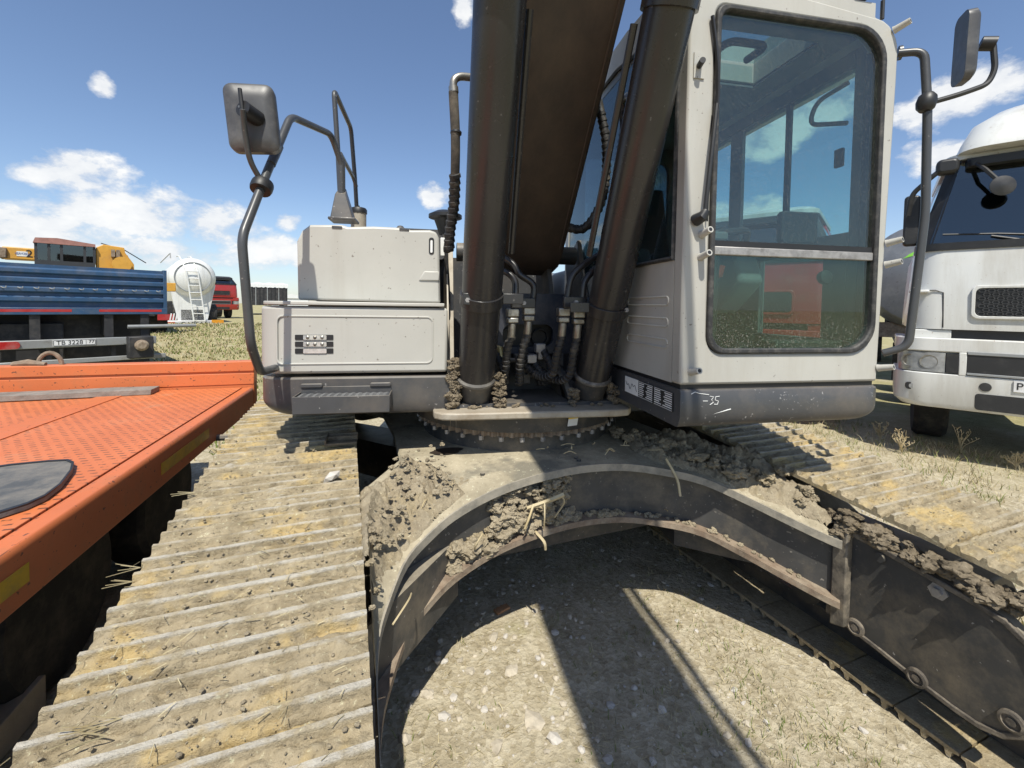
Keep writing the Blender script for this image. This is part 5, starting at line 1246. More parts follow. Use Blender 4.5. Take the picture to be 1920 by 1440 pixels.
# shackle on the head board
sp_ = wz((137, 662), 1.12)
def lowboy_local(px, z):
    p = wz(px, z)-Vector((-.76, 4.37, 0)); c, s = math.cos(.0618), math.sin(.0618); return Vector((p.x*c-p.y*s, p.x*s+p.y*c, z))
a = lowboy_local((137, 676), 1.124)
obj('lashing_ring', MB().tube([(a.x-.075*math.cos(t), .05, 1.12+.10*math.sin(t)) for t in [PI*k/10 for k in range(11)]], .016, 8), rusty, wl)
b = lowboy_local((108, 676), 1.124); obj('lashing_hook', MB().tube([(b.x-.10, .03, 1.135), (b.x, .02, 1.145), (b.x+.12, .0, 1.135)], [.02, .03, .015], 8), rusty, wl)
# planks and rubber mat on the deck
woodm = mat('weathered_wood', (.24, .215, .185), .85, noise_amt=.25, nscale=9, dirt=(.11, .09, .075), dirt_amt=.4, dirt_scale=8, bump=.5, bscale=40)
wood2 = mat('pale_wood', (.48, .44, .38), .85, noise_amt=.25, nscale=9, dirt=(.22, .19, .15), dirt_amt=.4, dirt_scale=8, bump=.5, bscale=40)
A = wz((283, 735), ZD+.02); B = wz((0, 748), ZD+.02); d = (B-A).normalized(); nn = Vector((-d.y, d.x, 0)); nn = nn if nn.y > 0 else -nn
def plank(a, d, L_, w, h, z):
    n = Vector((-d.y, d.x, 0)); n = n if n.y > 0 else -n; mb = MB(); sec = 14
    for i in range(sec+1):
        p = a+d*(L_*i/sec); j = .006*noise.noise(Vector((i*.7, L_, 0)))
        for (o, zz) in ((0, 0), (w, 0), (w, h), (0, h)): mb.v.append((p.x+n.x*(o+j), p.y+n.y*(o+j), z+zz+(j if zz else 0)))
    mb.f = [(i*4+k, i*4+(k+1) % 4, (i+1)*4+(k+1) % 4, (i+1)*4+k) for i in range(sec) for k in range(4)]+[(3, 2, 1, 0), tuple(sec*4+k for k in range(4))]
    return mb
tag(obj('plank', plank(A, d, 2.2, .17, .042, ZD-.002), woodm, bevel=.003), 'thick grey weathered plank lying on the orange deck', 'plank')
A2 = wz((246, 726), ZD+.02); tag(obj('plank', plank(A2+Vector((0, .05, 0)), d, 2.0, .11, .03, ZD-.002), wood2, bevel=.003), 'thin pale splintered plank lying behind the thick grey one', 'plank')
P = [(-60, 888), (20, 876), (90, 869), (128, 867), (139, 872), (136, 886), (115, 914), (85, 937), (50, 953), (0, 969), (-70, 985)]
pl = [wz(p, ZD+.006) for p in P]
matm = mat('rubber_mat', (.085, .088, .090), .75, noise_amt=.2, nscale=5, dirt=(.24, .21, .17), dirt_amt=.45, dirt_scale=5, bump=.2, bscale=30)
mm_ = tag(obj('rubber_mat', MB().prism([(p.x, p.y) for p in pl], ZD-.001, ZD+.018, 'z'), matm, bevel=.003), 'dark grey rubber mat with curved corner on the orange deck', 'mat')
cxm = sum(p.x for p in pl)/len(pl); cym = sum(p.y for p in pl)/len(pl)
obj('mat_edge', MB().ring([(p.x, p.y) for p in pl], [(p.x+(cxm-p.x)*.07, p.y+(cym-p.y)*.07) for p in pl], ZD+.016, ZD+.022, 'z'), blackm, mm_)
# timber lying under the trailer edge
A = wz((88, 1255), .16); d2 = (wz((-40, 1390), .16)-A).normalized()
tag(obj('timber_beam', plank(A, d2, 1.4, .13, .13, .008), mat('pale_timber', (.42, .36, .27), .8, noise_amt=.2, bump=.3, bscale=30), bevel=.004), 'squared pale timber lying on the ground beneath the orange trailer', 'timber')

# ================================================================== BLUE TRAILER
bluem = mat('blue_paint', (.028, .075, .155), .45, noise_amt=.15, nscale=3, dirt=(.10, .12, .16), dirt_amt=.4, dirt_scale=4, scratch=(.3, .32, .36), scratch_amt=.4)
redrefl = mat('red_reflective', (.42, .03, .03), .4, noise_amt=.2, dirt=(.2, .1, .1), dirt_amt=.3)
greym = mat('galvanised_grey', (.30, .31, .31), .5, metal=.3, noise_amt=.15, dirt=(.15, .13, .11), dirt_amt=.3)
bt = thing('flatbed_trailer', 'flatbed trailer with ribbed blue tailgate and red reflective strips', 'trailer', (-4.40, 9.65, 0), PI/2-1.06)
pr = [(0, 1.52)]
for k in range(4):
    z = 1.60+k*.155; pr += [(0, z), (-.045, z+.03), (-.045, z+.085), (0, z+.115)]
pr += [(0, 2.235), (.06, 2.235), (.06, 1.52)]
tg = obj('tailgate', MB().prism(pr, -1.27, 1.235, 'x'), bluem, bt)
obj('corner_post', MB().box(1.235, 1.29, -.05, .07, 1.42, 2.25), bluem, bt, bevel=.005); obj('corner_post', MB().box(-1.33, -1.27, -.05, .07, 1.42, 2.25), bluem, bt, bevel=.005)
obj('side_board', MB().box(1.245, 1.285, .071, 9., 1.52, 2.235), bluem, bt); obj('side_board', MB().box(-1.31, -1.272, .071, 9., 1.52, 2.235), bluem, bt)
obj('bottom_rail', MB().box(-1.33, 1.29, -.055, .06, 1.40, 1.515), bluem, bt, bevel=.006)
for x0, x1 in ((-1.2, -.02), (.32, 1.2)): obj('reflective_strip', MB().box(x0, x1, -.0575, -.0555, 1.445, 1.49), redrefl, bt)
for k in range(14):
    x = -1.15+.175*k; obj('rope_hook', MB().tube([(x, -.05, 1.845), (x+.02, -.085, 1.83), (x+.05, -.085, 1.83), (x+.055, -.08, 1.86)], .008, 5), greym, bt)
obj('floor', MB().box(-1.27, 1.24, .06, 9., 1.40, 1.5), chass, bt)
for x in (-.45, .45): obj('chassis_rail', MB().box(x-.06, x+.06, .02, 9., 1.02, 1.39), chass, bt)
for x in (-.95, -.45, .45, .95): obj('post', MB().box(x-.06, x+.06, -.02, .015, .98, 1.395), chass, bt)
bb = obj('bumper_bar', MB().box(-1.2, 1.1, -.14, -.06, .845, .985), greym, bt, bevel=.01)
obj('under_bar', MB().box(-1.2, 1.25, -.10, -.04, .56, .64), greym, bt, bevel=.01)
for x in (-.95, -.3, .5, .95): obj('bar_hanger', MB().box(x-.03, x+.03, -.055, .0, .6, .98), chass, bt)
plm = mat('number_plate', (.72, .72, .72), .4, noise_amt=.06, dirt=(.4, .38, .36), dirt_amt=.3)
np_ = obj('number_plate', MB().box(-.26, .26, -.152, -.142, .872, .975), plm, bt)
text('plate_lettering', 'TB 3228', .098, inkm, np_, (-.06, -.154, .922), (PI/2, 0, 0), sx=.95); text('plate_lettering', '77', .075, inkm, np_, (.205, -.154, .928), (PI/2, 0, 0))
obj('plate_border', MB().ring(rrect(-.255, .255, .877, .970, .01), rrect(-.249, .249, .882, .965, .008), -.1545, -.152, 'y').box(.135, .139, -.1545, -.152, .88, .966), inkm, np_)
tl = obj('tail_lamp', MB().prism(rrect(-1.15, -.62, .855, .975, .05), -.165, -.142, 'y'), mat('red_lens', (.40, .02, .02), .2, noise_amt=.1, dirt=(.3, .2, .18), dirt_amt=.3), bt)
obj('tail_lamp', MB().prism(rrect(.62, 1.05, .86, .965, .04), -.15, -.142, 'y'), greym, bt)
cpl = obj('tow_coupling', MB().box(.66, 1.02, -.36, -.15, .60, 1.0), chass, bt, bevel=.02); obj('coupling_eye', MB().lathe([(.02, 0), (.10, 0), (.10, .06), (.06, .09), (.02, .09)], (.84, -.36, .84), (0, -1, 0), 20), rusty, cpl)
obj('dark_fill_panel', MB().box(-1.15, 1.1, .45, .50, .45, 1.39), chass, bt)  # added dark sheet: hides lit ground between the posts
obj('toolbox', MB().box(-1.1, -.1, .2, .44, .62, 1.25), chass, bt, bevel=.02)
obj('pipe_bar', MB().cyl((.7, -.05, 1.17), (1.75, -.05, 1.17), .035, n=12), greym, bt)
for y in (1.6, 2.9, 7.5):
    for x in (-1.0, 1.0): wheel(bt, x, y, .5, .32)
obj('mudguard', MB().box(-1.2, -.75, .9, 1.0, .55, 1.35), chass, bt); obj('mudguard', MB().box(.75, 1.2, .9, 1.0, .55, 1.35), chass, bt)

# ================================================================== YELLOW TRUCK CRANE
yel = mat('crane_yellow', (.66, .34, .05), .45, noise_amt=.15, dirt=(.35, .2, .06), dirt_amt=.3, dirt_scale=3)
DC = 15.0
def facing(px, depth):                       # root on the ground under a pixel column at a depth, facing the camera
    p = wd(px, depth); return (p.x, p.y, gz(p.x, p.y)), math.atan2(-p.x, p.y)
loc, rz = facing((150, 560), DC); S = DC/CF
def LX(px): return (px-150)*S*.72
def LZ(py): return 1.64+(564-py)*S
cr = thing('truck_crane', 'yellow truck crane with glazed operator cabin behind the blue trailer', 'crane', loc, rz)
z0 = loc[2]; 
def zz(py): return LZ(py)-z0
kb = obj('cabin', MB().box(LX(72), LX(180), 0, 1.0, zz(512), zz(492)).box(LX(72), LX(180), .85, .95, zz(492), zz(462)), mat('cabin_dark', (.035, .036, .038), .5), cr)
for x in (72, 94, 116, 158, 176): obj('pillar', MB().box(LX(x), LX(x)+.07, 0, .07, zz(492), zz(462)), MATS['cabin_dark'], kb)
obj('roof', MB().prism([(LX(70), zz(462)), (LX(181), zz(462)), (LX(181), zz(457)), (LX(112), zz(451)), (LX(74), zz(453))], -.05, 1.0, 'y'), mat('faded_red_roof', (.33, .16, .13), .6, noise_amt=.2), kb)
for (a, c) in ((72, 94), (94, 116), (116, 158), (158, 180)): obj('window_pane', MB().box(LX(a)+.07, LX(c), .02, .03, zz(492), zz(462)), truckglass, kb)
obj('seat', MB().box(LX(128), LX(152), .4, .7, zz(492), zz(470)), mat('brown_seat', (.25, .12, .07), .7), kb, bevel=.05)
obj('boom', MB().box(LX(14), LX(250), 1.05, 1.7, zz(490), zz(468)), yel, cr, bevel=.03)
obj('boom_head', MB().box(LX(8), LX(22), .95, 1.8, zz(489), zz(470)), rusty, cr, bevel=.03)
tr_ = obj('turret', MB().prism([(LX(182), zz(515)), (LX(258), zz(515)), (LX(258), zz(490)), (LX(240), zz(468)), (LX(238), zz(458)), (LX(196), zz(455)), (LX(182), zz(462))], .1, .9, 'y'), yel, cr, bevel=.02)
obj('hoist_winch', MB().lathe([(.04, 0), (.27, 0), (.27, .05), (.2, .06), (.2, .22), (.27, .24), (.27, .30), (.04, .3)], (LX(232), -.25, zz(492)), (0, 1, 0), 24), yel, tr_)
for x in (215, 225): obj('rope_guide', MB().box(LX(x)-.05, LX(x)+.05, -.06, .1, zz(478), zz(464)), rusty, tr_)
obj('hoist_rope', MB().tube([(LX(192), .3, zz(452)), (LX(240), .3, zz(462)), (LX(285), .3, zz(485))], .018, 5), chass, cr)
text('boom_marking', '25', .35, inkm, cr, (LX(66), 1.04, zz(479)), (PI/2, 0, 0)); obj('name_panel', MB().box(LX(38), LX(57), 1.04, 1.049, zz(484), zz(475)), whitem, cr)
text('name_lettering', 'ИВАНОВЕЦ', .11, mat('blue_ink', (.03, .08, .3), .5), cr, (LX(47.5), 1.036, zz(479.5)), (PI/2, 0, 0), sx=.55)
ch_ = obj('chassis', MB().box(LX(-40), LX(335), .2, 2.4, .75, 1.15), chass, cr)
obj('outrigger_beam', MB().box(LX(306), LX(350), .1, .35, zz(542), zz(524)), yel, cr, bevel=.02)
obj('rear_box', MB().box(LX(300), LX(341), .0, .6, zz(592), zz(562)), chass, cr, bevel=.03); obj('hazard_panel', MB().box(LX(309), LX(326), -.012, -.002, zz(572), zz(564)), mat('hazard_orange', (.7, .3, .03), .5), cr)
rb_ = obj('rear_bumper', MB().box(LX(306), LX(345), -.05, .05, zz(602), zz(590)), redrefl, cr)
for k in range(3): obj('hazard_stripe', MB().prism([(LX(332)+k*.09, zz(602)), (LX(332)+k*.09+.045, zz(602)), (LX(332)+k*.09+.09, zz(588)), (LX(332)+k*.09+.045, zz(588))], -.056, -.051, 'y'), whitem, rb_)
for x in (300, 322, -20, 60, 120): wheel(cr, LX(x), 1.2, .52, .35)

# ================================================================== SILVER BULK TANKER
silv = mat('tank_white', (.74, .74, .71), .35, metal=.1, noise_amt=.06, dirt=(.38, .36, .33), dirt_amt=.3, dirt_scale=2, streak=True)
DT = 22.5
loc, rz = facing((362, 560), DT); S2 = DT/CF
tk = thing('bulk_tanker', 'white silo tanker trailer seen from its rounded back with ladder', 'tanker', loc, rz+.10)
def TX(px): return (px-362)*S2*.8
def TZ(py): return 1.64+(556-py)*S2-loc[2]
rc = 1.02; zc = TZ(510)
obj('tank', MB().lathe([(.05, -.28), (.45, -.25), (.75, -.16), (.95, -.03), (rc, .12), (rc, 8.)], (0, 0, zc), (0, 1, 0), 40), silv, tk)
obj('hopper', MB().prism([(-1.0, zc-.35), (1.0, zc-.35), (.62, TZ(592)), (-.62, TZ(592))], .1, 7.5, 'y'), silv, tk)
obj('end_ring', MB().ring([(math.cos(2*PI*k/32)*.80, zc+math.sin(2*PI*k/32)*.80) for k in range(32)], [(math.cos(2*PI*k/32)*.76, zc+math.sin(2*PI*k/32)*.76) for k in range(32)], -.20, -.13, 'y'), greym, tk)
ld = obj('ladder', MB().tube(fillet([(-.02, -.45, TZ(590)), (-.30, -.38, zc+.3), (-.55, .0, zc+1.08), (-.6, .8, zc+1.12)], .2), .036, 6).tube(fillet([(.46, -.45, TZ(590)), (.18, -.38, zc+.3), (-.07, .0, zc+1.08), (-.12, .8, zc+1.12)], .2), .036, 6), silv, tk)
for k in range(8):
    t = k/7; obj('rung', MB().cyl((-.02-.28*t, -.45+.07*t, TZ(590)+(zc+.3-TZ(590))*t), (.46-.28*t, -.45+.07*t, TZ(590)+(zc+.3-TZ(590))*t), .026, n=6), silv, ld)
obj('walkway_rail', MB().tube([(-.9, .1, zc+1.2), (-.9, 7.5, zc+1.2)], .025, 6).tube([(.5, .1, zc+1.2), (.5, 7.5, zc+1.2)], .025, 6) if False else MB().tube([(-.9, .1, zc+.95), (-.9, .2, zc+1.2), (-.9, 7.5, zc+1.2)], .025, 6), greym, tk)
bm2 = obj('rear_bumper', MB().box(-1.2, 1.15, -.35, .3, TZ(607), TZ(590)), mat('bumper_silver', (.55, .55, .55), .4, metal=.3), tk, bevel=.03)
text('bumper_lettering', 'GARSAN', .32, inkm, bm2, (.05, -.355, TZ(597)), (PI/2, 0, 0)); obj('number_plate', MB().box(-.22, .32, -.37, -.352, TZ(606), TZ(601.5)), plm, bm2)
obj('lamp_cluster', MB().box(.75, 1.28, -.40, -.30, TZ(599), TZ(589)), mat('amber_lens', (.6, .26, .02), .3), tk); obj('lamp_cluster', MB().box(.75, 1.28, -.405, -.30, TZ(606), TZ(599.5)), redrefl, tk)
obj('lamp_cluster', MB().box(-1.2, -.8, -.40, -.30, TZ(602), TZ(592)), redrefl, tk)
for y in (.8, 2.1, 3.4):
    for x in (-.85, .85): wheel(tk, x, y, .5, .5, z=.5)
obj('chassis', MB().box(-.5, .5, .1, 8., .7, TZ(592)), chass, tk)

# ================================================================== TRUCK CABS
def truck(name, label, loc, rz, body, lower=None, roof_h=3.25, deflector=False, roofm=None, y0=0., detail=True, hexgrille=True, group=None):
    t = thing(name, label, 'truck', loc, rz, group); lower = lower or body; roofm = roofm or body; Wd = 2.5
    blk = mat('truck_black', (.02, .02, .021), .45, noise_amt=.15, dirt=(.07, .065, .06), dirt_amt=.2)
    # bumper with rounded ends, as plan outline
    def plan(x0, x1, yf, yb, r, n=6):
        P = []
        for k in range(n+1): a = PI+.5*PI*k/n; P.append((x0+r+r*math.cos(a), yf+r+r*math.sin(a)))
        for k in range(n+1): a = 1.5*PI+.5*PI*k/n; P.append((x1-r+r*math.cos(a), yf+r+r*math.sin(a)))
        return P+[(x1, yb), (x0, yb)]
    def band(nm, x0, x1, yf, yb, r, z0, z1, m_, par=t, bev=.012): return obj(nm, MB().prism(plan(x0, x1, yf, yb, r), z0, z1, 'z'), m_, par, bevel=bev)
    lowb = MB(); A = plan(.06, 2.44, .03, .9, .22); B_ = plan(0, 2.5, 0, .9, .24); n = len(A)
    lowb.v = [(x, y, .42 if .35 < x < 2.15 else .60) for x, y in A]+[(x, y, .66) for x, y in B_]+[(x, y, .98) for x, y in B_]
    lowb.f = [(i, (i+1) % n, n+(i+1) % n, n+i) for i in range(n)]+[(n+i, n+(i+1) % n, 2*n+(i+1) % n, 2*n+i) for i in range(n)]+[tuple(range(n-1, -1, -1)), tuple(2*n+k for k in range(n))]
    bu = obj('bumper', lowb, lower, t, bevel=.01)
    band('bumper_top', .0, 2.5, .0, .9, .24, 1.215, 1.365, lower, bu)
    for x0, x1 in ((.055, .44), (2.06, 2.445)): obj('bumper_shoulder', MB().box(x0+.03, x1, .06, .5, 1.36, 1.452), lower, bu, bevel=.01)
    obj('lower_bar', MB().box(.56, 1.94, -.012, .05, .985, 1.01), greym, bu, bevel=.005)
    band('bumper_core', .035, 2.465, .05, .9, .24, .975, 1.22, lower, bu)
    for x0, x1 in ((.50, .56), (1.94, 2.0)): obj('bumper_pillar', MB().box(x0, x1, -.004, .2, .975, 1.22), lower, bu, bevel=.008)
    for x0, x1, s in ((.03, .40, -1), (2.10, 2.47, 1)):
        P = []
        hl = obj('headlamp', MB().prism(plan(.012, 2.488, .006, .5, .24), .985, 1.205, 'z') if False else MB().add([(x, y, z) for z in (.99, 1.205) for (x, y) in ([(.03, .16), (.08, .07), (.16, .022), (.28, .008), (.40, .006), (.40, .07), (.06, .20)] if s < 0 else [(2.47, .16), (2.42, .07), (2.34, .022), (2.22, .008), (2.10, .006), (2.10, .07), (2.44, .20)])], [tuple(range(6, -1, -1)), tuple(range(7, 14))]+[(i, (i+1) % 7, 7+(i+1) % 7, 7+i) for i in range(7)]), mat('headlamp_lens', (.36, .37, .37), .12, metal=.25, noise_amt=.3, nscale=12, coat=1.), bu, smooth=50)
        if detail:
            for dx in (.12, .27): cx_ = dx if s < 0 else 2.5-dx; obj('reflector', MB().lathe([(.02, 0), (.055, .0), (.06, .012), (.075, .014), (.075, 0), (.02, -.005)], (cx_, .02 if dx > .2 else .055, 1.10), (-.25 if dx < .2 else 0, -1, 0), 20), steel, hl)
        xo = .405 if s < 0 else 2.0
        obj('lamp_gap', MB().box(xo, xo+.095, -.002, .06, .995, 1.20), blk, bu)
        fx = .09 if s < 0 else 2.2; fg = obj('fog_lamp', MB().prism(rrect(fx, fx+.21, .775, .855, .03), -.006+.03*(1 if s < 0 else 1), .09, 'y'), blk, bu, bevel=.004); obj('fog_lens', MB().prism(rrect(fx+.03, fx+.18, .79, .84, .02), .018, .03, 'y'), MATS['headlamp_lens'], fg)
    # openings
    obj('upper_intake', MB().prism(rrect(.56, 1.94, .985, 1.205, .02), -.002, .12, 'y'), blk, bu)
    obj('step_bar', MB().box(.56, 1.94, -.012, .05, 1.20, 1.235), greym, bu, bevel=.005)
    obj('lower_intake', MB().prism(rrect(.63, 1.87, .63, .80, .03), -.003, .05, 'y'), blk, bu)
    obj('tow_cover', MB().lathe([(.001, 0), (.045, 0), (.045, .006), (.001, .006)], (.70, -.001, .875), (0, -1, 0), 16), blk, bu)
    if detail:
        pl_ = obj('number_plate', MB().box(.89, 1.41, -.016, -.004, .855, .965), plm, bu); text('plate_lettering', 'P', .10, inkm, pl_, (.93, -.018, .91), (PI/2, 0, 0), ext=.0008)
    # cab shell: sections from bottom to top
    def sect(x0, x1, yf, r, z): return [(x, y, z) for x, y in plan(x0, x1, yf, 2.15, r)]
    S_ = [sect(.10, 2.40, .045, .22, 1.46), sect(.10, 2.40, .04, .22, 1.60), sect(.12, 2.38, .05, .22, 2.0), sect(.14, 2.36, .09, .22, 2.32)]
    cb = MB(); n = len(S_[0])
    for s in S_: cb.v += s
    cb.f = [(i*n+k, i*n+(k+1) % n, (i+1)*n+(k+1) % n, (i+1)*n+k) for i in range(len(S_)-1) for k in range(n)]+[tuple(range(n-1, -1, -1)), tuple((len(S_)-1)*n+k for k in range(n))]
    cab_ = obj('cab', cb, body, t, smooth=30)
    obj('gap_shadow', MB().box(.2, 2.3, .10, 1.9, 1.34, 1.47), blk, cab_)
    # seams on the front panel
    if detail:
        obj('panel_seam', MB().tube([(.11, .075, 1.88), (.30, .041, 1.885), (.36, .041, 1.86), (.37, .041, 1.48)], .006, 5), blk, cab_)
        obj('grab_step', MB().box(.09, .25, -.01, .12, 1.86, 1.89), body, cab_, bevel=.008)
    gr = obj('grille', MB().prism(rrect(.60, 1.90, 1.61, 1.90, .05), .025, .06, 'y'), blk, cab_, bevel=.006)
    obj('grille_surround', MB().ring(rrect(.57, 1.93, 1.58, 1.93, .06), rrect(.60, 1.90, 1.61, 1.90, .05), .015, .06, 'y'), body, cab_, bevel=.006)
    if detail:
        gm = MB()
        for j in range(7):
            for i in range(20):
                x = .645+.065*i+(.0325 if j % 2 else 0); z = 1.635+.040*j
                if x > 1.87: continue
                gm.ring([(x+.03*math.cos(a), z+.021*math.sin(a)) for a in [PI/3*k for k in range(6)]], [(x+.022*math.cos(a), z+.014*math.sin(a)) for a in [PI/3*k for k in range(6)]], .014, .026, 'y')
        stuff(obj('grille_mesh', gm, mat('grille_grey', (.05, .05, .05), .5), gr))
    # windscreen
    zt = roof_h; 
    obj('cowl', MB().prism(plan(.13, 2.37, .075, .5, .2), 2.32, 2.40, 'z'), blk, cab_)
    def quad(pts, th): return MB().add([p for p in pts]+[(x, y+th, z) for x, y, z in pts], [(0, 1, 2, 3), (7, 6, 5, 4), (0, 4, 5, 1), (1, 5, 6, 2), (2, 6, 7, 3), (3, 7, 4, 0)])
    obj('windscreen', quad([(.24, .125, 2.40), (2.26, .125, 2.40), (2.05, .25, zt-.03), (.45, .25, zt-.03)], .008), truckglass, cab_)
    for s in (0, 1):
        f = lambda x: x if s == 0 else 2.5-x
        obj('windscreen_post', MB().add([(f(.14), .22, 2.38), (f(.26), .11, 2.38), (f(.47), .24, zt), (f(.38), .30, zt), (f(.14), .34, 2.38), (f(.24), .26, 2.38), (f(.47), .36, zt), (f(.38), .42, zt)], [(0, 1, 2, 3), (4, 7, 6, 5), (0, 4, 5, 1), (1, 5, 6, 2), (2, 6, 7, 3), (3, 7, 4, 0)]), blk, cab_)
        obj('side_window', quad([(f(.15), .36, 2.40), (f(.15), 1.3, 2.40), (f(.22), 1.3, zt-.05), (f(.22), .62, zt-.05)], .004) if False else MB().add([(f(.15), .36, 2.40), (f(.15), 1.3, 2.40), (f(.36), 1.3, zt-.05), (f(.38), .40, zt-.05)], [(0, 1, 2, 3)]), truckglass, cab_)
    obj('rear_shell', MB().prism([(.15, 2.32), (2.35, 2.32), (2.14, zt), (.36, zt)], 1.3, 2.15, 'y'), body, cab_, bevel=.03)
    obj('inner_back', MB().box(.4, 2.1, 1.2, 1.29, 2.3, zt), MATS['dark_interior'], cab_)
    obj('dash_top', MB().box(.25, 2.25, .16, .6, 2.38, 2.44), MATS['dark_interior'], cab_, bevel=.02)
    rr_ = MB(); R1 = plan(.35, 2.15, .20, 2.15, .2); R2 = plan(.45, 2.05, .5, 2.1, .2); n = len(R1); rr_.v = [(x, y, zt) for x, y in R1]+[(x, y, zt+.07) for x, y in R1]+[(x, y, zt+.16) for x, y in R2]
    rr_.f = [(i, (i+1) % n, n+(i+1) % n, n+i) for i in range(n)]+[(n+i, n+(i+1) % n, 2*n+(i+1) % n, 2*n+i) for i in range(n)]+[tuple(range(n-1, -1, -1)), tuple(2*n+k for k in range(n))]
    rf_ = obj('roof', rr_, roofm, cab_, bevel=.02)
    obj('visor', MB().prism(plan(.50, 2.00, .12, .4, .08), zt-.10, zt-.02, 'z'), blk, cab_)
    if deflector:
        D = [plan(.50, 2.0, .08, 2.1, .15), plan(.43, 2.07, -.02, 2.1, .22), plan(.45, 2.05, .0, 2.1, .25), plan(.55, 1.95, .14, 2.1, .28), plan(.72, 1.78, .36, 2.1, .28), plan(.9, 1.6, .7, 2.1, .25)]; zs = (zt+.04, zt+.05, zt+.14, zt+.37, zt+.52, zt+.60); n = len(D[0]); mb = MB()
        for d, z in zip(D, zs): mb.v += [(x, y, z) for x, y in d]
        mb.f = [(i*n+k, i*n+(k+1) % n, (i+1)*n+(k+1) % n, (i+1)*n+k) for i in range(5) for k in range(n)]+[tuple(range(n-1, -1, -1)), tuple(5*n+k for k in range(n))]
        obj('roof_deflector', mb, roofm, t, smooth=50)
    # wipers, mirrors
    wv = obj('wiper', MB().tube([(1.25, .10, 2.40), (.75, .135, 2.47), (.34, .14, 2.50)], .010, 6), blk, cab_); obj('wiper_arm', MB().tube([(1.0, .08, 2.36), (.7, .12, 2.45)], .012, 6), blk, wv)
    ma = obj('mirror_arm', MB().tube(fillet([(.44, .28, zt-.03), (.36, .10, zt-.05), (.22, .10, zt-.18), (.08, .16, zt-.32), (.05, .2, 2.75)], .06), .026, 8), blk, t)
    obj('side_mirror', MB().prism(rrect(.02, .16, 2.42, 3.0, .04), .30, .42, 'y'), blk, ma, bevel=.02)
    obj('ramp_mirror', MB().prism(rrect(.26, .44, zt-.16, zt+.0, .05), .06, .20, 'y'), blk, ma, bevel=.03)
    obj('interior_mirror', MB().tube([(.55, .18, zt-.05), (.62, .02, zt-.18), (.70, .0, zt-.30)], .02, 6).lathe([(.01, -.03), (.09, -.02), (.10, .01), (.02, .03)], (.74, -.02, zt-.38), (.3, -1, 0), 18), blk, ma)
    for y in (1.45,):
        for x in (.38, 2.12): wheel(t, x, y, .5, .32)
    for y in (4.2, 5.5):
        for x in (.4, 2.1): wheel(t, x, y, .5, .5)
    obj('chassis', MB().box(.85, 1.65, .9, 6.5, .55, .95), chass, t)
    obj('battery_box', MB().box(.12, .7, 2.2, 3.2, .5, 1.05), chass, t, bevel=.03)
    return t
whitep = mat('truck_white', (.64, .64, .61), .35, noise_amt=.04, nscale=2, dirt=(.40, .37, .31), dirt_amt=.3, dirt_scale=2.4, streak=True, scratch=(.25, .15, .08), scratch_amt=.6, coat=.3)
redp = mat('truck_red', (.36, .025, .02), .35, noise_amt=.08, dirt=(.22, .06, .045), dirt_amt=.3, dirt_scale=3, coat=.4)
LATT = 2.65; RZT = PI/2-LATT
TL = Vector((math.sin(LATT), math.cos(LATT), 0)); TB_ = Vector((-TL.y, TL.x, 0))
P0 = Vector((5.862, 2.979, 0))
truck('white_truck', 'white truck cab with hexagonal grille and roof deflector facing the excavator', P0, RZT, whitep, deflector=True, roof_h=3.31)
tr2 = truck('red_truck', 'red truck cab with white roof standing behind the excavator cab', P0+TL*(-3.0)+TB_*.55, RZT, redp, roof_h=3.02, roofm=whitep, lower=redp)
# grey tank trailer behind them
q = wd((1748, 470), 9.4); tankg = mat('tank_grey', (.17, .175, .185), .3, metal=.2, noise_amt=.08, dirt=(.3, .3, .29), dirt_amt=.25, dirt_scale=2)
tt = thing('tank_trailer', 'dark grey tank trailer with bright green stripe behind the white truck', 'trailer', (q.x, q.y, 0), RZT)
tb_ = obj('tank', MB().lathe([(.05, -.2), (.7, -.16), (1.05, -.05), (1.2, .15), (1.22, .4), (1.22, 9)], (0, 0, 2.45), (0, 1, 0), 40), tankg, tt)
grn = mat('green_stripe', (.22, .55, .06), .4)
gs = MB()
for k in range(12):
    a0 = PI-.18+.02*k
    pass
gs = MB().add([(1.224*math.cos(a)*s_, y, 2.45+1.224*math.sin(a)) for s_ in (1,) for y, a in ((.42, PI*.98), (5., PI*.90), (5., PI*.84), (.42, PI*.92))], [(0, 1, 2, 3)])
st_ = MB()
for k in range(9):
    a = PI*.90+k*PI*.02
    for r_, y_ in ((1.205, .148), (1.06, -.052)): st_.v.append((r_*math.cos(a)*1.003, y_-.004, 2.45+r_*math.sin(a)*1.003-.18*(k/8.)*0))
st2 = MB()
for i in range(9):          # oblique stripe across the dished end
    t_ = i/8; x = -1.16+.9*t_; z = 2.62+.28*t_
    for dz in (0, .13):
        rr2 = math.hypot(x, z+dz-2.45); y = -.2+.35*(rr2/1.2)**3
        st2.v.append((x, y-.012, z+dz))
st2.f = [(2*i, 2*i+2, 2*i+3, 2*i+1) for i in range(8)]
obj('green_stripe', st2, grn, tb_)
obj('chassis', MB().box(-.5, .5, .3, 8.5, .8, 1.25), chass, tt); obj('tank_saddle', MB().box(-.7, .7, .6, 1.0, 1.25, 1.5), chass, tt); obj('tank_saddle', MB().box(-.7, .7, 6.6, 7.0, 1.25, 1.5), chass, tt)
for y in (5.4, 6.7, 8.):
    for x in (-.95, .95): wheel(tt, x, y, .5, .4)
obj('cradle_frame', MB().box(-1.0, 1.0, .2, .3, 1.05, 1.4), rusty, tt)
for y in (.8,):
    for x in (-.5, .5): obj('landing_leg', MB().box(x-.06, x+.06, y-.06, y+.06, 0, .9), chass, tt)
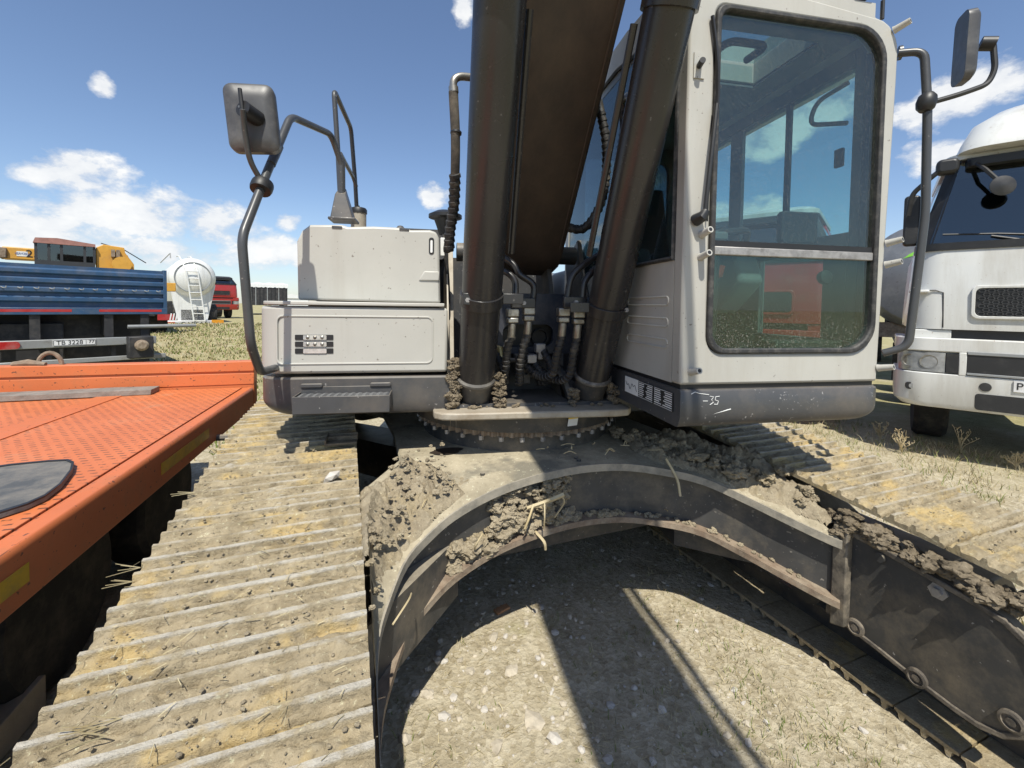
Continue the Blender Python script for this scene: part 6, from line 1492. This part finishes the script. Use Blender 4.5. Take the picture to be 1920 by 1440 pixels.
# far red truck and tarped trailer on the left
loc, rz = facing((432, 560), 29.); 
t3 = truck('red_truck', 'small distant red truck cab with black sun visor beside the white tanker', Vector(loc)+Vector((-1.9, 0, 0)), rz+.25, redp, roof_h=2.75, roofm=mat('dark_roof', (.03, .03, .032), .6), detail=False)
loc, rz = facing((505, 560), 40.); tp = thing('tarped_trailer', 'distant black slatted trailer with a pale tarpaulin top', 'trailer', loc, rz)
bd = obj('body', MB().box(-2.1, 1.5, 0, 6, .9, 2.6), chass, tp)
for k in range(12): obj('slat_post', MB().box(-2.05+k*.31, -1.98+k*.31, -.05, -.01, .9, 2.6), greym if k % 3 == 0 else blackm, tp)
tarp = MB()
for i in range(25):
    x = -2.15+3.7*i/24
    for (y, z) in ((-.07, 2.62-.10*abs(math.sin(i*1.3))), (-.04, 2.85), (1., 3.02+.05*math.sin(i)), (6., 2.9)): tarp.v.append((x, y, z))
tarp.f = [(i*4+k, i*4+k+1, (i+1)*4+k+1, (i+1)*4+k) for i in range(24) for k in range(3)]
obj('tarpaulin', tarp, mat('tarp_white', (.62, .63, .62), .7, noise_amt=.1), tp)
for x in (-1.6, 1.0): wheel(tp, x, .8, .5, .4)
loc, rz = facing((545, 560), 90.); tag(obj('far_building', MB().box(-3.5, 4, 0, 6, 0, 2.2).prism([(-3.8, 2.2), (4.3, 2.2), (.2, 3.1)], -.2, 6.2, 'y'), mat('far_white', (.65, .66, .66), .7), loc=loc, rotz=rz), 'small white distant building on the horizon beyond the trailers', 'building')
# brick shard and flat stones worth picking out on the ground
p = wz((948, 1147), .0); tag(obj('brick_shard', plank(p+Vector((-.05, -.015, 0)), Vector((.96, .28, 0)), .085, .04, .014, gz(p.x, p.y)+.0), mat('brick_brown', (.40, .21, .10), .9, noise_amt=.3, nscale=15, bump=.4), bevel=.003), 'flat brown brick shard on the bare ground under the arch', 'brick shard')
q = wz((622, 905), .89); mbk = MB(); rock(mbk, (q.x, q.y, .915), .042, random.Random(4), .5); tag(obj('stone', mbk, stone2, smooth=0), 'flat grey stone lying among the left track grousers', 'stone')
